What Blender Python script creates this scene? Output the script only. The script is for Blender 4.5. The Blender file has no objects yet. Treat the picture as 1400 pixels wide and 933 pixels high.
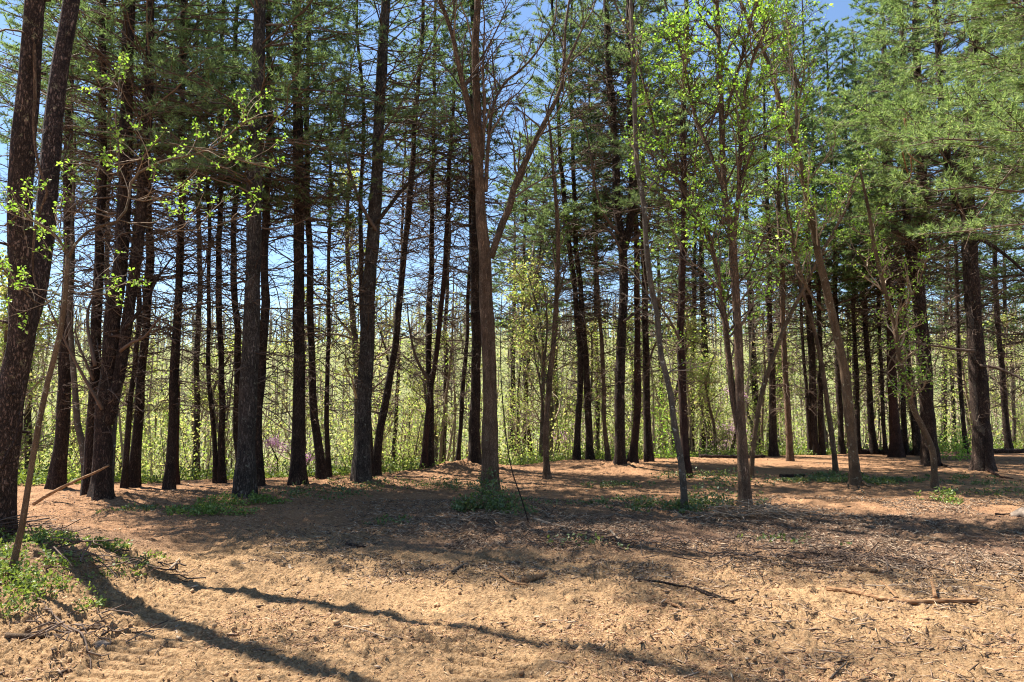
import bpy, math, random
import numpy as np

# ------------------------------------------------------------------ camera, sky, sun
sc = bpy.context.scene
COL = sc.collection
FPX, CX, CY = 1018.0, 700.0, 466.5
PITCH = math.atan(93.5 / FPX)
EYE = np.array([0.0, 0.0, 1.6])
cam_d = bpy.data.cameras.new('camera')
cam_d.sensor_width = 36.0
cam_d.lens = FPX / 1400.0 * 36.0
cam_d.clip_start = 0.05
cam_d.clip_end = 2000.0
cam = bpy.data.objects.new('camera', cam_d)
COL.objects.link(cam)
cam.location = EYE
cam.rotation_euler = (math.pi / 2 + PITCH, 0, 0)
sc.camera = cam

SUN_EL = math.radians(58)
SUN_AZ = math.atan2(-0.81, 0.585)          # towards the sun, clockwise from +Y
world = bpy.data.worlds.new('World')
sc.world = world
world.use_nodes = True
wn = world.node_tree
wn.nodes.clear()
sky = wn.nodes.new('ShaderNodeTexSky')
sky.sky_type = 'NISHITA'
sky.sun_disc = False
sky.sun_elevation = SUN_EL
sky.sun_rotation = SUN_AZ % (2 * math.pi)
sky.altitude = 200
sky.air_density = 1.0
sky.dust_density = 0.1
sky.ozone_density = 3.5
bg = wn.nodes.new('ShaderNodeBackground')
bg.inputs[1].default_value = 0.07
wo = wn.nodes.new('ShaderNodeOutputWorld')
wn.links.new(sky.outputs[0], bg.inputs[0])
wn.links.new(bg.outputs[0], wo.inputs[0])

sun_d = bpy.data.lights.new('sun', 'SUN')
sun_d.energy = 5.0
sun_d.angle = math.radians(0.53)
sun_d.color = (1.0, 0.95, 0.86)
sun = bpy.data.objects.new('sun', sun_d)
COL.objects.link(sun)
sun.rotation_euler = (math.pi / 2 - SUN_EL, 0, -SUN_AZ + math.pi)
sun.location = (0, 0, 40)

sc.view_settings.view_transform = 'Standard'
sc.view_settings.look = 'None'
sc.view_settings.exposure = 1.6
sc.view_settings.gamma = 1.0
sc.view_settings.use_curve_mapping = False
cy = sc.cycles
cy.max_bounces = 6
cy.diffuse_bounces = 3
cy.glossy_bounces = 1
cy.transmission_bounces = 3
cy.volume_bounces = 0
cy.transparent_max_bounces = 4
cy.caustics_reflective = False
cy.caustics_refractive = False
cy.use_adaptive_sampling = True
cy.adaptive_threshold = 0.012
cy.filter_width = 1.1

# ------------------------------------------------------------------ helpers
RNG = np.random.default_rng(7)


def reseed(s):
    global RNG
    RNG = np.random.default_rng(s)


def _hash(ix, iy, seed):
    h = (ix.astype(np.int64) * 374761393 + iy.astype(np.int64) * 668265263 + seed * 2147483647 + 1013904223) & 0xFFFFFFFF
    h = ((h ^ (h >> 13)) * 1274126177) & 0xFFFFFFFF
    h = (h ^ (h >> 16)) & 0xFFFFFFFF
    return h.astype(np.float64) / 4294967295.0


def vnoise(x, y, seed=0):
    x = np.asarray(x, float); y = np.asarray(y, float)
    ix = np.floor(x); iy = np.floor(y)
    fx = x - ix; fy = y - iy
    fx = fx * fx * (3 - 2 * fx); fy = fy * fy * (3 - 2 * fy)
    ix = ix.astype(np.int64); iy = iy.astype(np.int64)
    a = _hash(ix, iy, seed); b = _hash(ix + 1, iy, seed)
    c = _hash(ix, iy + 1, seed); d = _hash(ix + 1, iy + 1, seed)
    return (a * (1 - fx) + b * fx) * (1 - fy) + (c * (1 - fx) + d * fx) * fy


def fbm(x, y, octaves=4, seed=0):
    s = 0; amp = 0.5; tot = 0
    for k in range(octaves):
        s = s + amp * vnoise(x * 2 ** k + 17.3 * k, y * 2 ** k - 9.1 * k, seed + k)
        tot += amp; amp *= 0.5
    return s / tot - 0.5


def smooth(a, b, x):
    t = np.clip((np.asarray(x, float) - a) / (b - a), 0, 1)
    return t * t * (3 - 2 * t)


def ridge(x):
    """distance ahead at which the flat clearing ends and the ground falls into the valley"""
    return np.interp(x, [-30, -9.4, -5.9, -1, 2.5, 7, 16, 40], [15.0, 15.9, 17.4, 20.6, 23.2, 25.2, 28.5, 31])


def base_height(x, y):
    x = np.asarray(x, float); y = np.asarray(y, float)
    e = ridge(x)
    d = y - e
    drop = -0.34 * np.maximum(d - 0.2, 0) + 0.34 * 0.5 * (1 - np.exp(-np.maximum(d - 0.2, 0) / 0.5))
    drop = np.maximum(drop, -13 + 0.02 * x)
    far = 34 * smooth(62, 230, y) * (1 + 0.25 * fbm(x / 60, y / 60, 2, 5)) + 8 * smooth(200, 420, y)
    z = drop + far + 1.2 * fbm(x / 9, y / 9, 3, 11) * smooth(2, 10, d)
    # gentle undulation of the clearing, grassy bank at the near left
    z = z + 0.10 * fbm(x / 3.1, y / 3.1, 2, 3) * smooth(14, 6, np.abs(y - 9)) * smooth(3, 0, d)
    bank = smooth(-3.2, -4.9, x + 0.25 * (y - 7)) * smooth(5.2, 6.3, y) * smooth(9.8, 8.6, y)
    z = z + 0.22 * bank
    return z


def ray(px, py):
    u = (px - CX) / FPX; v = (CY - py) / FPX
    c, s = math.cos(PITCH), math.sin(PITCH)
    return np.array([u, c - v * s, s + v * c])


def at(px, py, Y):
    d = ray(px, py)
    return EYE + d * (Y / d[1])


def on_ground(px, py):
    d = ray(px, py)
    t = -EYE[2] / d[2] if d[2] < -1e-3 else 30
    for _ in range(12):
        p = EYE + d * t
        h = float(base_height(p[0], p[1]))
        h = max(h, -0.4)
        t = (h - EYE[2]) / d[2]
    p = EYE + d * t
    return np.array([p[0], p[1], h])


def gz(x, y):
    return float(base_height(x, y))


class MB:
    """collects quads and triangles for one mesh"""
    def __init__(s):
        s.v = []; s.q = []; s.t = []; s.n = 0

    def add(s, v, q=None, t=None):
        v = np.asarray(v, float).reshape(-1, 3)
        if q is not None and len(q): s.q.append(np.asarray(q, np.int64).reshape(-1, 4) + s.n)
        if t is not None and len(t): s.t.append(np.asarray(t, np.int64).reshape(-1, 3) + s.n)
        s.v.append(v); s.n += len(v)

    def empty(s):
        return s.n == 0

    def mesh(s, name, mat, origin=(0, 0, 0), smooth_shade=True):
        me = bpy.data.meshes.new(name)
        v = np.concatenate(s.v) - np.asarray(origin, float)
        q = np.concatenate(s.q) if s.q else np.zeros((0, 4), np.int64)
        t = np.concatenate(s.t) if s.t else np.zeros((0, 3), np.int64)
        me.vertices.add(len(v))
        me.vertices.foreach_set('co', v.astype(np.float32).ravel())
        loops = np.concatenate([q.ravel(), t.ravel()]).astype(np.int32)
        me.loops.add(len(loops))
        me.loops.foreach_set('vertex_index', loops)
        nq, nt = len(q), len(t)
        me.polygons.add(nq + nt)
        starts = np.concatenate([np.arange(nq) * 4, nq * 4 + np.arange(nt) * 3]).astype(np.int32)
        me.polygons.foreach_set('loop_start', starts)
        me.update(calc_edges=True)
        if smooth_shade:
            me.polygons.foreach_set('use_smooth', np.ones(nq + nt, bool))
        me.materials.append(mat)
        return me


def link(name, me, parent=None, loc=(0, 0, 0)):
    o = bpy.data.objects.new(name, me)
    COL.objects.link(o)
    o.location = loc
    if parent is not None:
        o.parent = parent
    return o


def tag(o, label=None, cat=None, group=None, kind=None):
    if label: o['label'] = label
    if cat: o['category'] = cat
    if group: o['group'] = group
    if kind: o['kind'] = kind
    return o


def thing(name, label, cat, loc, group=None):
    o = bpy.data.objects.new(name, None)
    o.empty_display_size = 0.2
    COL.objects.link(o)
    o.location = tuple(float(c) for c in loc)
    return tag(o, label, cat, group)


def norm(a):
    a = np.asarray(a, float)
    return a / (np.linalg.norm(a, axis=-1, keepdims=True) + 1e-9)


def catmull(P, step):
    P = np.asarray(P, float)
    if len(P) < 3:
        n = max(2, int(np.linalg.norm(P[-1] - P[0]) / step) + 1)
        return P[0] + (P[-1] - P[0]) * np.linspace(0, 1, n)[:, None]
    Q = np.vstack([2 * P[0] - P[1], P, 2 * P[-1] - P[-2]])
    out = []
    for i in range(1, len(Q) - 2):
        n = max(1, int(np.linalg.norm(Q[i + 1] - Q[i]) / step))
        t = (np.arange(n) / n)[:, None]
        a, b, c, d = Q[i - 1], Q[i], Q[i + 1], Q[i + 2]
        out.append(0.5 * (2 * b + (c - a) * t + (2 * a - 5 * b + 4 * c - d) * t ** 2 + (3 * b - a - 3 * c + d) * t ** 3))
    out.append(P[-1:])
    return np.vstack(out)


def tube(mb, P, R, segs=6, cap=True, rough=0.0, seed=0, flare=None):
    P = np.asarray(P, float); n = len(P)
    R = np.broadcast_to(np.asarray(R, float), (n,))
    T = norm(np.gradient(P, axis=0))
    ref = np.array([0.0, 0.0, 1.0]) if abs(T[:, 2]).mean() < 0.8 else np.array([1.0, 0.0, 0.0])
    A = norm(np.cross(T, ref)); B = np.cross(T, A)
    ang = np.linspace(0, 2 * np.pi, segs, endpoint=False)
    rr = R[:, None] * np.ones(segs)[None]
    if rough or flare is not None:
        s = np.concatenate([[0], np.cumsum(np.linalg.norm(np.diff(P, axis=0), axis=1))])
        aa = ang[None, :] + 0 * s[:, None]; ss = s[:, None] + 0 * aa
        if rough:
            # furrows that run up the trunk and wrap round it without a seam
            k = 2.6
            nx = np.cos(aa) * k + ss * 0.7; ny = np.sin(aa) * k + ss * 0.35
            nn = vnoise(nx * 1.0, ny * 1.0 + 50, seed) - 0.5
            nf = vnoise(np.cos(aa) * 6 + 20, np.sin(aa) * 6 + ss * 3.2, seed + 3) - 0.5
            big = vnoise(np.cos(aa) * 0.8 + 9, ss * 0.9, seed + 5) - 0.5
            rr = rr * (1 + rough * (0.5 * nn + 1.0 * nf + 1.2 * big))
        if flare is not None:
            lob = 0.5 + 0.5 * np.cos(aa * flare[2] + seed)
            rr = rr * (1 + flare[0] * np.exp(-np.maximum(ss - 0.25, 0) / flare[1]) * (0.45 + 0.8 * lob))
    V = P[:, None, :] + rr[..., None] * (np.cos(ang)[None, :, None] * A[:, None, :] + np.sin(ang)[None, :, None] * B[:, None, :])
    i = np.arange(n - 1)[:, None] * segs; j = np.arange(segs)[None]; j2 = (j + 1) % segs
    q = np.stack([i + j, i + j2, i + segs + j2, i + segs + j], -1).reshape(-1, 4)
    V = V.reshape(-1, 3)
    if cap:
        V = np.vstack([V, P[-1:] + T[-1:] * R[-1] * 0.4, P[:1]])
        k = len(V)
        e = (n - 1) * segs
        t1 = np.stack([e + j[0], e + j2[0], np.full(segs, k - 2)], -1)
        t2 = np.stack([j2[0], j[0], np.full(segs, k - 1)], -1)
        mb.add(V, q, np.vstack([t1, t2]))
    else:
        mb.add(V, q)


def batch_tubes(mb, P, R, segs=3):
    """P (m, n, 3) many thin branches at once, R (m, n)"""
    m, n, _ = P.shape
    if m == 0: return
    T = norm(np.gradient(P, axis=1))
    ref = np.array([0.13, 0.21, 1.0])
    A = norm(np.cross(T, ref)); B = np.cross(T, A)
    ang = np.linspace(0, 2 * np.pi, segs, endpoint=False)
    V = P[:, :, None, :] + R[:, :, None, None] * (np.cos(ang)[:, None] * A[:, :, None, :] + np.sin(ang)[:, None] * B[:, :, None, :])
    b = (np.arange(m) * n * segs)[:, None, None]
    i = (np.arange(n - 1) * segs)[None, :, None]; j = np.arange(segs)[None, None]; j2 = (j + 1) % segs
    q = np.stack([b + i + j, b + i + j2, b + i + segs + j2, b + i + segs + j], -1).reshape(-1, 4)
    mb.add(V.reshape(-1, 3), q)


def needles(mb, C, D, n, length, width):
    """tufts of needles: C (m,3) centres, D (m,3) axes"""
    m = len(C)
    if m == 0: return
    C = np.repeat(C, n, 0); D = np.repeat(D, n, 0)
    r = RNG.normal(size=C.shape)
    d = norm(D * 0.75 + norm(r) * 0.8 + np.array([0, 0, 0.12]))
    L = length * RNG.uniform(0.7, 1.2, (len(C), 1))
    side = norm(np.cross(d, RNG.normal(size=C.shape))) * width * 0.5
    V = np.stack([C - side, C + side, C + d * L], 1).reshape(-1, 3)
    t = np.arange(len(C) * 3).reshape(-1, 3)
    mb.add(V, None, t)


def leaves(mb, C, size, spread, n, up=0.25, droop=0.0):
    """C (m,3) cluster centres; n leaves of a bent rhombus shape per cluster"""
    m = len(C)
    if m == 0: return
    C = np.repeat(C, n, 0)
    d = norm(RNG.normal(size=C.shape) * np.array([1, 1, 0.6]) + np.array([0, 0, up]))
    C = C + d * spread * RNG.uniform(0.1, 1, (len(C), 1))
    L = size * RNG.uniform(0.55, 1.25, (len(C), 1))
    s = norm(np.cross(d, RNG.normal(size=C.shape)))
    nrm = np.cross(d, s)
    tip = C + d * L + np.array([0, 0, -droop]) * L
    mid = C + d * L * 0.5 + nrm * L * 0.08
    V = np.stack([C, mid - s * L * 0.32, tip, mid + s * L * 0.32], 1).reshape(-1, 3)
    q = np.arange(len(C) * 4).reshape(-1, 4)
    mb.add(V, q)


# ------------------------------------------------------------------ materials
def new_mat(name):
    m = bpy.data.materials.new(name)
    m.use_nodes = True
    nt = m.node_tree
    nt.nodes.clear()
    return m, nt, nt.nodes, nt.links


def ramp(nodes, stops):
    r = nodes.new('ShaderNodeValToRGB')
    el = r.color_ramp.elements
    while len(el) > 1: el.remove(el[-1])
    el[0].position = stops[0][0]; el[0].color = (*stops[0][1], 1)
    for p, c in stops[1:]:
        e = el.new(p); e.color = (*c, 1)
    return r


def leaf_mat(name, cols, trans=0.45, gloss=0.06, tcol=None, rough=0.5):
    m, nt, N, L = new_mat(name)
    g = N.new('ShaderNodeNewGeometry')
    r = ramp(N, [(i / max(1, len(cols) - 1), c) for i, c in enumerate(cols)])
    L.new(g.outputs['Random Per Island'], r.inputs[0])
    df = N.new('ShaderNodeBsdfDiffuse'); tr = N.new('ShaderNodeBsdfTranslucent'); gl = N.new('ShaderNodeBsdfGlossy')
    gl.inputs['Roughness'].default_value = rough
    gl.inputs['Color'].default_value = (0.9, 0.92, 0.9, 1)
    L.new(r.outputs[0], df.inputs[0])
    mx = N.new('ShaderNodeMix'); mx.data_type = 'RGBA'; mx.blend_type = 'MULTIPLY'; mx.inputs[0].default_value = 1
    mx.inputs[7].default_value = (*(tcol or (1.25, 1.2, 0.6)), 1)
    L.new(r.outputs[0], mx.inputs[6]); L.new(mx.outputs[2], tr.inputs[0])
    a = N.new('ShaderNodeMixShader'); a.inputs[0].default_value = trans
    L.new(df.outputs[0], a.inputs[1]); L.new(tr.outputs[0], a.inputs[2])
    b = N.new('ShaderNodeMixShader'); b.inputs[0].default_value = gloss
    L.new(a.outputs[0], b.inputs[1]); L.new(gl.outputs[0], b.inputs[2])
    o = N.new('ShaderNodeOutputMaterial'); L.new(b.outputs[0], o.inputs[0])
    return m


def bark_mat(name, dark, light, accent, scale=1.0, stretch=0.28, bump=0.6, lichen=0.0, lich_col=(0.30, 0.30, 0.20)):
    m, nt, N, L = new_mat(name)
    tc = N.new('ShaderNodeTexCoord')
    mp = N.new('ShaderNodeMapping'); mp.inputs['Scale'].default_value = (1, 1, stretch)
    L.new(tc.outputs['Object'], mp.inputs[0])
    vo = N.new('ShaderNodeTexVoronoi'); vo.feature = 'DISTANCE_TO_EDGE'; vo.inputs['Scale'].default_value = 52 * scale
    no = N.new('ShaderNodeTexNoise'); no.inputs['Scale'].default_value = 16 * scale; no.inputs['Detail'].default_value = 6; no.inputs['Roughness'].default_value = 0.7
    wr = N.new('ShaderNodeMix'); wr.data_type = 'VECTOR'; wr.inputs[0].default_value = 0.13
    L.new(mp.outputs[0], no.inputs[0]); L.new(mp.outputs[0], wr.inputs[4]); L.new(no.outputs['Color'], wr.inputs[5])
    L.new(wr.outputs[1], vo.inputs[0])
    sm = N.new('ShaderNodeMapRange'); sm.inputs[1].default_value = 0.0; sm.inputs[2].default_value = 0.26
    L.new(vo.outputs['Distance'], sm.inputs[0])
    r1 = ramp(N, [(0.25, dark), (0.55, light), (0.8, accent)])
    L.new(no.outputs[0], r1.inputs[0])
    mx = N.new('ShaderNodeMix'); mx.data_type = 'RGBA'; mx.blend_type = 'MIX'
    L.new(sm.outputs[0], mx.inputs[0]); mx.inputs[6].default_value = (dark[0] * 0.6, dark[1] * 0.6, dark[2] * 0.6, 1)
    L.new(r1.outputs[0], mx.inputs[7])
    col = mx.outputs[2]
    # patches of different tone along the trunk
    n2 = N.new('ShaderNodeTexNoise'); n2.inputs['Scale'].default_value = 3.2; n2.inputs['Detail'].default_value = 4
    L.new(tc.outputs['Object'], n2.inputs[0])
    mr = N.new('ShaderNodeMapRange'); mr.inputs[1].default_value = 0.35; mr.inputs[2].default_value = 0.7; mr.inputs[3].default_value = 0.65; mr.inputs[4].default_value = 1.35
    L.new(n2.outputs[0], mr.inputs[0])
    m2 = N.new('ShaderNodeVectorMath'); m2.operation = 'SCALE'
    L.new(col, m2.inputs[0]); L.new(mr.outputs[0], m2.inputs['Scale'])
    col = m2.outputs[0]
    if lichen > 0:
        n3 = N.new('ShaderNodeTexNoise'); n3.inputs['Scale'].default_value = 9; n3.inputs['Detail'].default_value = 8; n3.inputs['Roughness'].default_value = 0.75
        L.new(tc.outputs['Object'], n3.inputs[0])
        m3 = N.new('ShaderNodeMapRange'); m3.inputs[1].default_value = 0.62 - 0.1 * lichen; m3.inputs[2].default_value = 0.68 - 0.08 * lichen
        L.new(n3.outputs[0], m3.inputs[0])
        mm = N.new('ShaderNodeMix'); mm.data_type = 'RGBA'
        L.new(m3.outputs[0], mm.inputs[0]); L.new(col, mm.inputs[6]); mm.inputs[7].default_value = (*lich_col, 1)
        col = mm.outputs[2]
    bs = N.new('ShaderNodeBsdfPrincipled'); bs.inputs['Roughness'].default_value = 0.9
    bs.inputs['Specular IOR Level'].default_value = 0.25
    L.new(col, bs.inputs['Base Color'])
    hs = N.new('ShaderNodeMath'); hs.operation = 'MULTIPLY_ADD'; hs.inputs[1].default_value = 0.5
    L.new(no.outputs[0], hs.inputs[0]); L.new(sm.outputs[0], hs.inputs[2])
    bp = N.new('ShaderNodeBump'); bp.inputs['Strength'].default_value = bump; bp.inputs['Distance'].default_value = 0.04
    L.new(hs.outputs[0], bp.inputs['Height']); L.new(bp.outputs[0], bs.inputs['Normal'])
    o = N.new('ShaderNodeOutputMaterial'); L.new(bs.outputs[0], o.inputs[0])
    return m


def wood_mat(name, cols, scale=12, island=True, rough=0.85, stretch=(1, 1, 1), bump=0.3):
    m, nt, N, L = new_mat(name)
    r = ramp(N, [(i / max(1, len(cols) - 1), c) for i, c in enumerate(cols)])
    if island:
        g = N.new('ShaderNodeNewGeometry'); L.new(g.outputs['Random Per Island'], r.inputs[0])
        src = None
    no = N.new('ShaderNodeTexNoise'); no.inputs['Scale'].default_value = scale; no.inputs['Detail'].default_value = 5
    tc = N.new('ShaderNodeTexCoord')
    mp = N.new('ShaderNodeMapping'); mp.inputs['Scale'].default_value = stretch
    L.new(tc.outputs['Object'], mp.inputs[0]); L.new(mp.outputs[0], no.inputs[0])
    if not island:
        mr = N.new('ShaderNodeMapRange'); mr.inputs[1].default_value = 0.3; mr.inputs[2].default_value = 0.7
        L.new(no.outputs[0], mr.inputs[0]); L.new(mr.outputs[0], r.inputs[0])
    bs = N.new('ShaderNodeBsdfPrincipled'); bs.inputs['Roughness'].default_value = rough
    bs.inputs['Specular IOR Level'].default_value = 0.2
    L.new(r.outputs[0], bs.inputs['Base Color'])
    bp = N.new('ShaderNodeBump'); bp.inputs['Strength'].default_value = bump; bp.inputs['Distance'].default_value = 0.01
    L.new(no.outputs[0], bp.inputs['Height']); L.new(bp.outputs[0], bs.inputs['Normal'])
    o = N.new('ShaderNodeOutputMaterial'); L.new(bs.outputs[0], o.inputs[0])
    return m


def ground_mat():
    m, nt, N, L = new_mat('ground_soil')
    tc = N.new('ShaderNodeTexCoord')
    P = tc.outputs['Object']

    def noise(scale, detail=5, rough=0.6):
        n = N.new('ShaderNodeTexNoise'); n.inputs['Scale'].default_value = scale
        n.inputs['Detail'].default_value = detail; n.inputs['Roughness'].default_value = rough
        L.new(P, n.inputs[0]); return n.outputs[0]

    def mixc(f, a, b):
        x = N.new('ShaderNodeMix'); x.data_type = 'RGBA'
        L.new(f, x.inputs[0])
        for k, c in ((6, a), (7, b)):
            if isinstance(c, tuple): x.inputs[k].default_value = (*c, 1)
            else: L.new(c, x.inputs[k])
        return x.outputs[2]

    def attr(name):
        a = N.new('ShaderNodeAttribute'); a.attribute_name = name; return a.outputs['Fac']

    fine = noise(55, 8, 0.75); mid = noise(7, 6, 0.65); big = noise(1.1, 4)
    dirt = ramp(N, [(0.28, (0.11, 0.057, 0.027)), (0.43, (0.285, 0.168, 0.082)), (0.56, (0.41, 0.262, 0.138)), (0.72, (0.53, 0.37, 0.215))])
    L.new(fine, dirt.inputs[0])
    need = ramp(N, [(0.25, (0.12, 0.058, 0.029)), (0.45, (0.265, 0.138, 0.072)), (0.6, (0.42, 0.248, 0.132)), (0.8, (0.60, 0.44, 0.26))])
    L.new(fine, need.inputs[0])
    mul = ramp(N, [(0.28, (0.08, 0.046, 0.029)), (0.5, (0.19, 0.112, 0.07)), (0.65, (0.30, 0.19, 0.12)), (0.8, (0.45, 0.33, 0.23))])
    L.new(fine, mul.inputs[0])
    hill = ramp(N, [(0.3, (0.17, 0.15, 0.08)), (0.55, (0.22, 0.24, 0.09)), (0.75, (0.28, 0.29, 0.14))])
    L.new(mid, hill.inputs[0])
    c = mixc(attr('needle'), dirt.outputs[0], need.outputs[0])
    c = mixc(attr('mulch'), c, mul.outputs[0])
    c = mixc(attr('slope'), c, hill.outputs[0])
    # damp darker patches that belong to the soil
    mr = N.new('ShaderNodeMapRange'); mr.inputs[1].default_value = 0.3; mr.inputs[2].default_value = 0.7; mr.inputs[3].default_value = 0.78; mr.inputs[4].default_value = 1.15
    L.new(big, mr.inputs[0])
    mr2 = N.new('ShaderNodeMapRange'); mr2.inputs[1].default_value = 0.3; mr2.inputs[2].default_value = 0.7; mr2.inputs[3].default_value = 0.8; mr2.inputs[4].default_value = 1.15
    L.new(mid, mr2.inputs[0])
    mm = N.new('ShaderNodeMath'); mm.operation = 'MULTIPLY'; L.new(mr.outputs[0], mm.inputs[0]); L.new(mr2.outputs[0], mm.inputs[1])
    sc_ = N.new('ShaderNodeVectorMath'); sc_.operation = 'SCALE'; L.new(c, sc_.inputs[0]); L.new(mm.outputs[0], sc_.inputs['Scale'])
    bs = N.new('ShaderNodeBsdfPrincipled'); bs.inputs['Roughness'].default_value = 0.95; bs.inputs['Specular IOR Level'].default_value = 0.1
    L.new(sc_.outputs[0], bs.inputs['Base Color'])
    vo = N.new('ShaderNodeTexVoronoi'); vo.inputs['Scale'].default_value = 38; L.new(P, vo.inputs[0])
    h = N.new('ShaderNodeMath'); h.operation = 'MULTIPLY_ADD'; h.inputs[1].default_value = -0.5
    L.new(vo.outputs['Distance'], h.inputs[0]); L.new(fine, h.inputs[2])
    bp = N.new('ShaderNodeBump'); bp.inputs['Strength'].default_value = 0.8; bp.inputs['Distance'].default_value = 0.035
    L.new(h.outputs[0], bp.inputs['Height']); L.new(bp.outputs[0], bs.inputs['Normal'])
    o = N.new('ShaderNodeOutputMaterial'); L.new(bs.outputs[0], o.inputs[0])
    return m


M = {}
M['ground'] = ground_mat()
M['pine_bark'] = bark_mat('pine_bark', (0.045, 0.026, 0.019), (0.13, 0.08, 0.058), (0.30, 0.20, 0.15), 0.8, 0.3, 1.0, 0.15, (0.26, 0.22, 0.14))
M['grey_pine_bark'] = bark_mat('grey_pine_bark', (0.06, 0.044, 0.036), (0.17, 0.132, 0.108), (0.34, 0.28, 0.23), 0.8, 0.25, 0.9, 0.4, (0.26, 0.25, 0.19))
M['old_pine_bark'] = bark_mat('old_plated_pine_bark', (0.055, 0.033, 0.026), (0.18, 0.115, 0.09), (0.38, 0.27, 0.21), 0.75, 0.35, 1.0, 0.3, (0.36, 0.31, 0.18))
M['red_bark'] = bark_mat('reddish_bark', (0.06, 0.027, 0.02), (0.13, 0.06, 0.042), (0.24, 0.12, 0.085), 1.1, 0.25, 0.8)
M['brown_bark'] = bark_mat('brown_ridged_bark', (0.20, 0.11, 0.06), (0.48, 0.30, 0.19), (0.66, 0.49, 0.33), 1.2, 0.16, 1.0, 0.25, (0.38, 0.34, 0.22))
M['tan_bark'] = bark_mat('smooth_tan_bark', (0.12, 0.073, 0.042), (0.24, 0.155, 0.092), (0.38, 0.27, 0.175), 1.6, 0.3, 0.5, 0.35, (0.42, 0.40, 0.28))
M['grey_bark'] = bark_mat('grey_bark', (0.09, 0.068, 0.05), (0.20, 0.155, 0.115), (0.34, 0.28, 0.21), 1.8, 0.3, 0.5, 0.45, (0.46, 0.45, 0.36))
M['twig'] = wood_mat('pine_twig', [(0.055, 0.035, 0.026), (0.10, 0.066, 0.048), (0.19, 0.135, 0.10)], 30)
M['pale_twig'] = wood_mat('pale_twig', [(0.15, 0.10, 0.065), (0.26, 0.19, 0.13), (0.42, 0.33, 0.24)], 30)
M['needles'] = leaf_mat('pine_needles', [(0.09, 0.15, 0.06), (0.15, 0.225, 0.09), (0.25, 0.33, 0.17)], 0.5, 0.03, (1.25, 1.3, 0.8), 0.6)
M['bright_needles'] = leaf_mat('bright_pine_needles', [(0.10, 0.165, 0.055), (0.20, 0.29, 0.10), (0.38, 0.45, 0.21)], 0.48, 0.03, (1.2, 1.25, 0.8), 0.6)
M['far_needles'] = leaf_mat('far_pine_needles', [(0.11, 0.17, 0.08), (0.17, 0.24, 0.115), (0.24, 0.31, 0.16)], 0.5, 0.02, (1.3, 1.3, 0.8), 0.6)
M['spring'] = leaf_mat('spring_leaves', [(0.17, 0.34, 0.04), (0.29, 0.47, 0.07), (0.46, 0.60, 0.15)], 0.5, 0.03, (1.1, 1.15, 0.6))
M['far_spring'] = leaf_mat('far_spring_leaves', [(0.20, 0.31, 0.07), (0.34, 0.45, 0.12), (0.50, 0.55, 0.20), (0.40, 0.34, 0.22), (0.31, 0.43, 0.10), (0.28, 0.23, 0.16), (0.50, 0.52, 0.18)], 0.56, 0.0, (1.2, 1.14, 0.75))
M['hill_leaf'] = leaf_mat('hillside_leaves', [(0.22, 0.29, 0.13), (0.36, 0.41, 0.20), (0.33, 0.28, 0.22), (0.48, 0.50, 0.28), (0.36, 0.31, 0.26)], 0.5, 0.0, (1.15, 1.15, 0.9))
M['ivy'] = leaf_mat('dark_green_leaves', [(0.05, 0.085, 0.025), (0.10, 0.145, 0.04), (0.19, 0.24, 0.08)], 0.35, 0.05)
M['weed'] = leaf_mat('fresh_green_leaves', [(0.07, 0.12, 0.025), (0.15, 0.22, 0.045), (0.29, 0.36, 0.10)], 0.4, 0.03)
M['pink'] = leaf_mat('pink_blossom', [(0.55, 0.25, 0.46), (0.70, 0.40, 0.62), (0.80, 0.55, 0.72)], 0.45, 0.0, (1.1, 0.95, 1.1))
M['chips'] = wood_mat('wood_chip', [(0.06, 0.038, 0.026), (0.12, 0.075, 0.048), (0.20, 0.13, 0.085), (0.30, 0.205, 0.135), (0.50, 0.38, 0.26)], 60)
M['clod'] = wood_mat('dry_clod', [(0.24, 0.135, 0.065), (0.35, 0.21, 0.105), (0.45, 0.29, 0.16)], 40)
M['split'] = wood_mat('split_wood', [(0.10, 0.048, 0.022), (0.25, 0.13, 0.06), (0.44, 0.27, 0.14)], 30, False, stretch=(0.35, 2.5, 2.5), bump=0.9)
M['stone'] = wood_mat('grey_stone', [(0.07, 0.055, 0.045), (0.17, 0.13, 0.10), (0.33, 0.26, 0.20)], 9, False)
M['deadneedle'] = leaf_mat('fallen_needles', [(0.24, 0.11, 0.05), (0.38, 0.20, 0.10), (0.55, 0.36, 0.20)], 0.1, 0.04)

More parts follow.
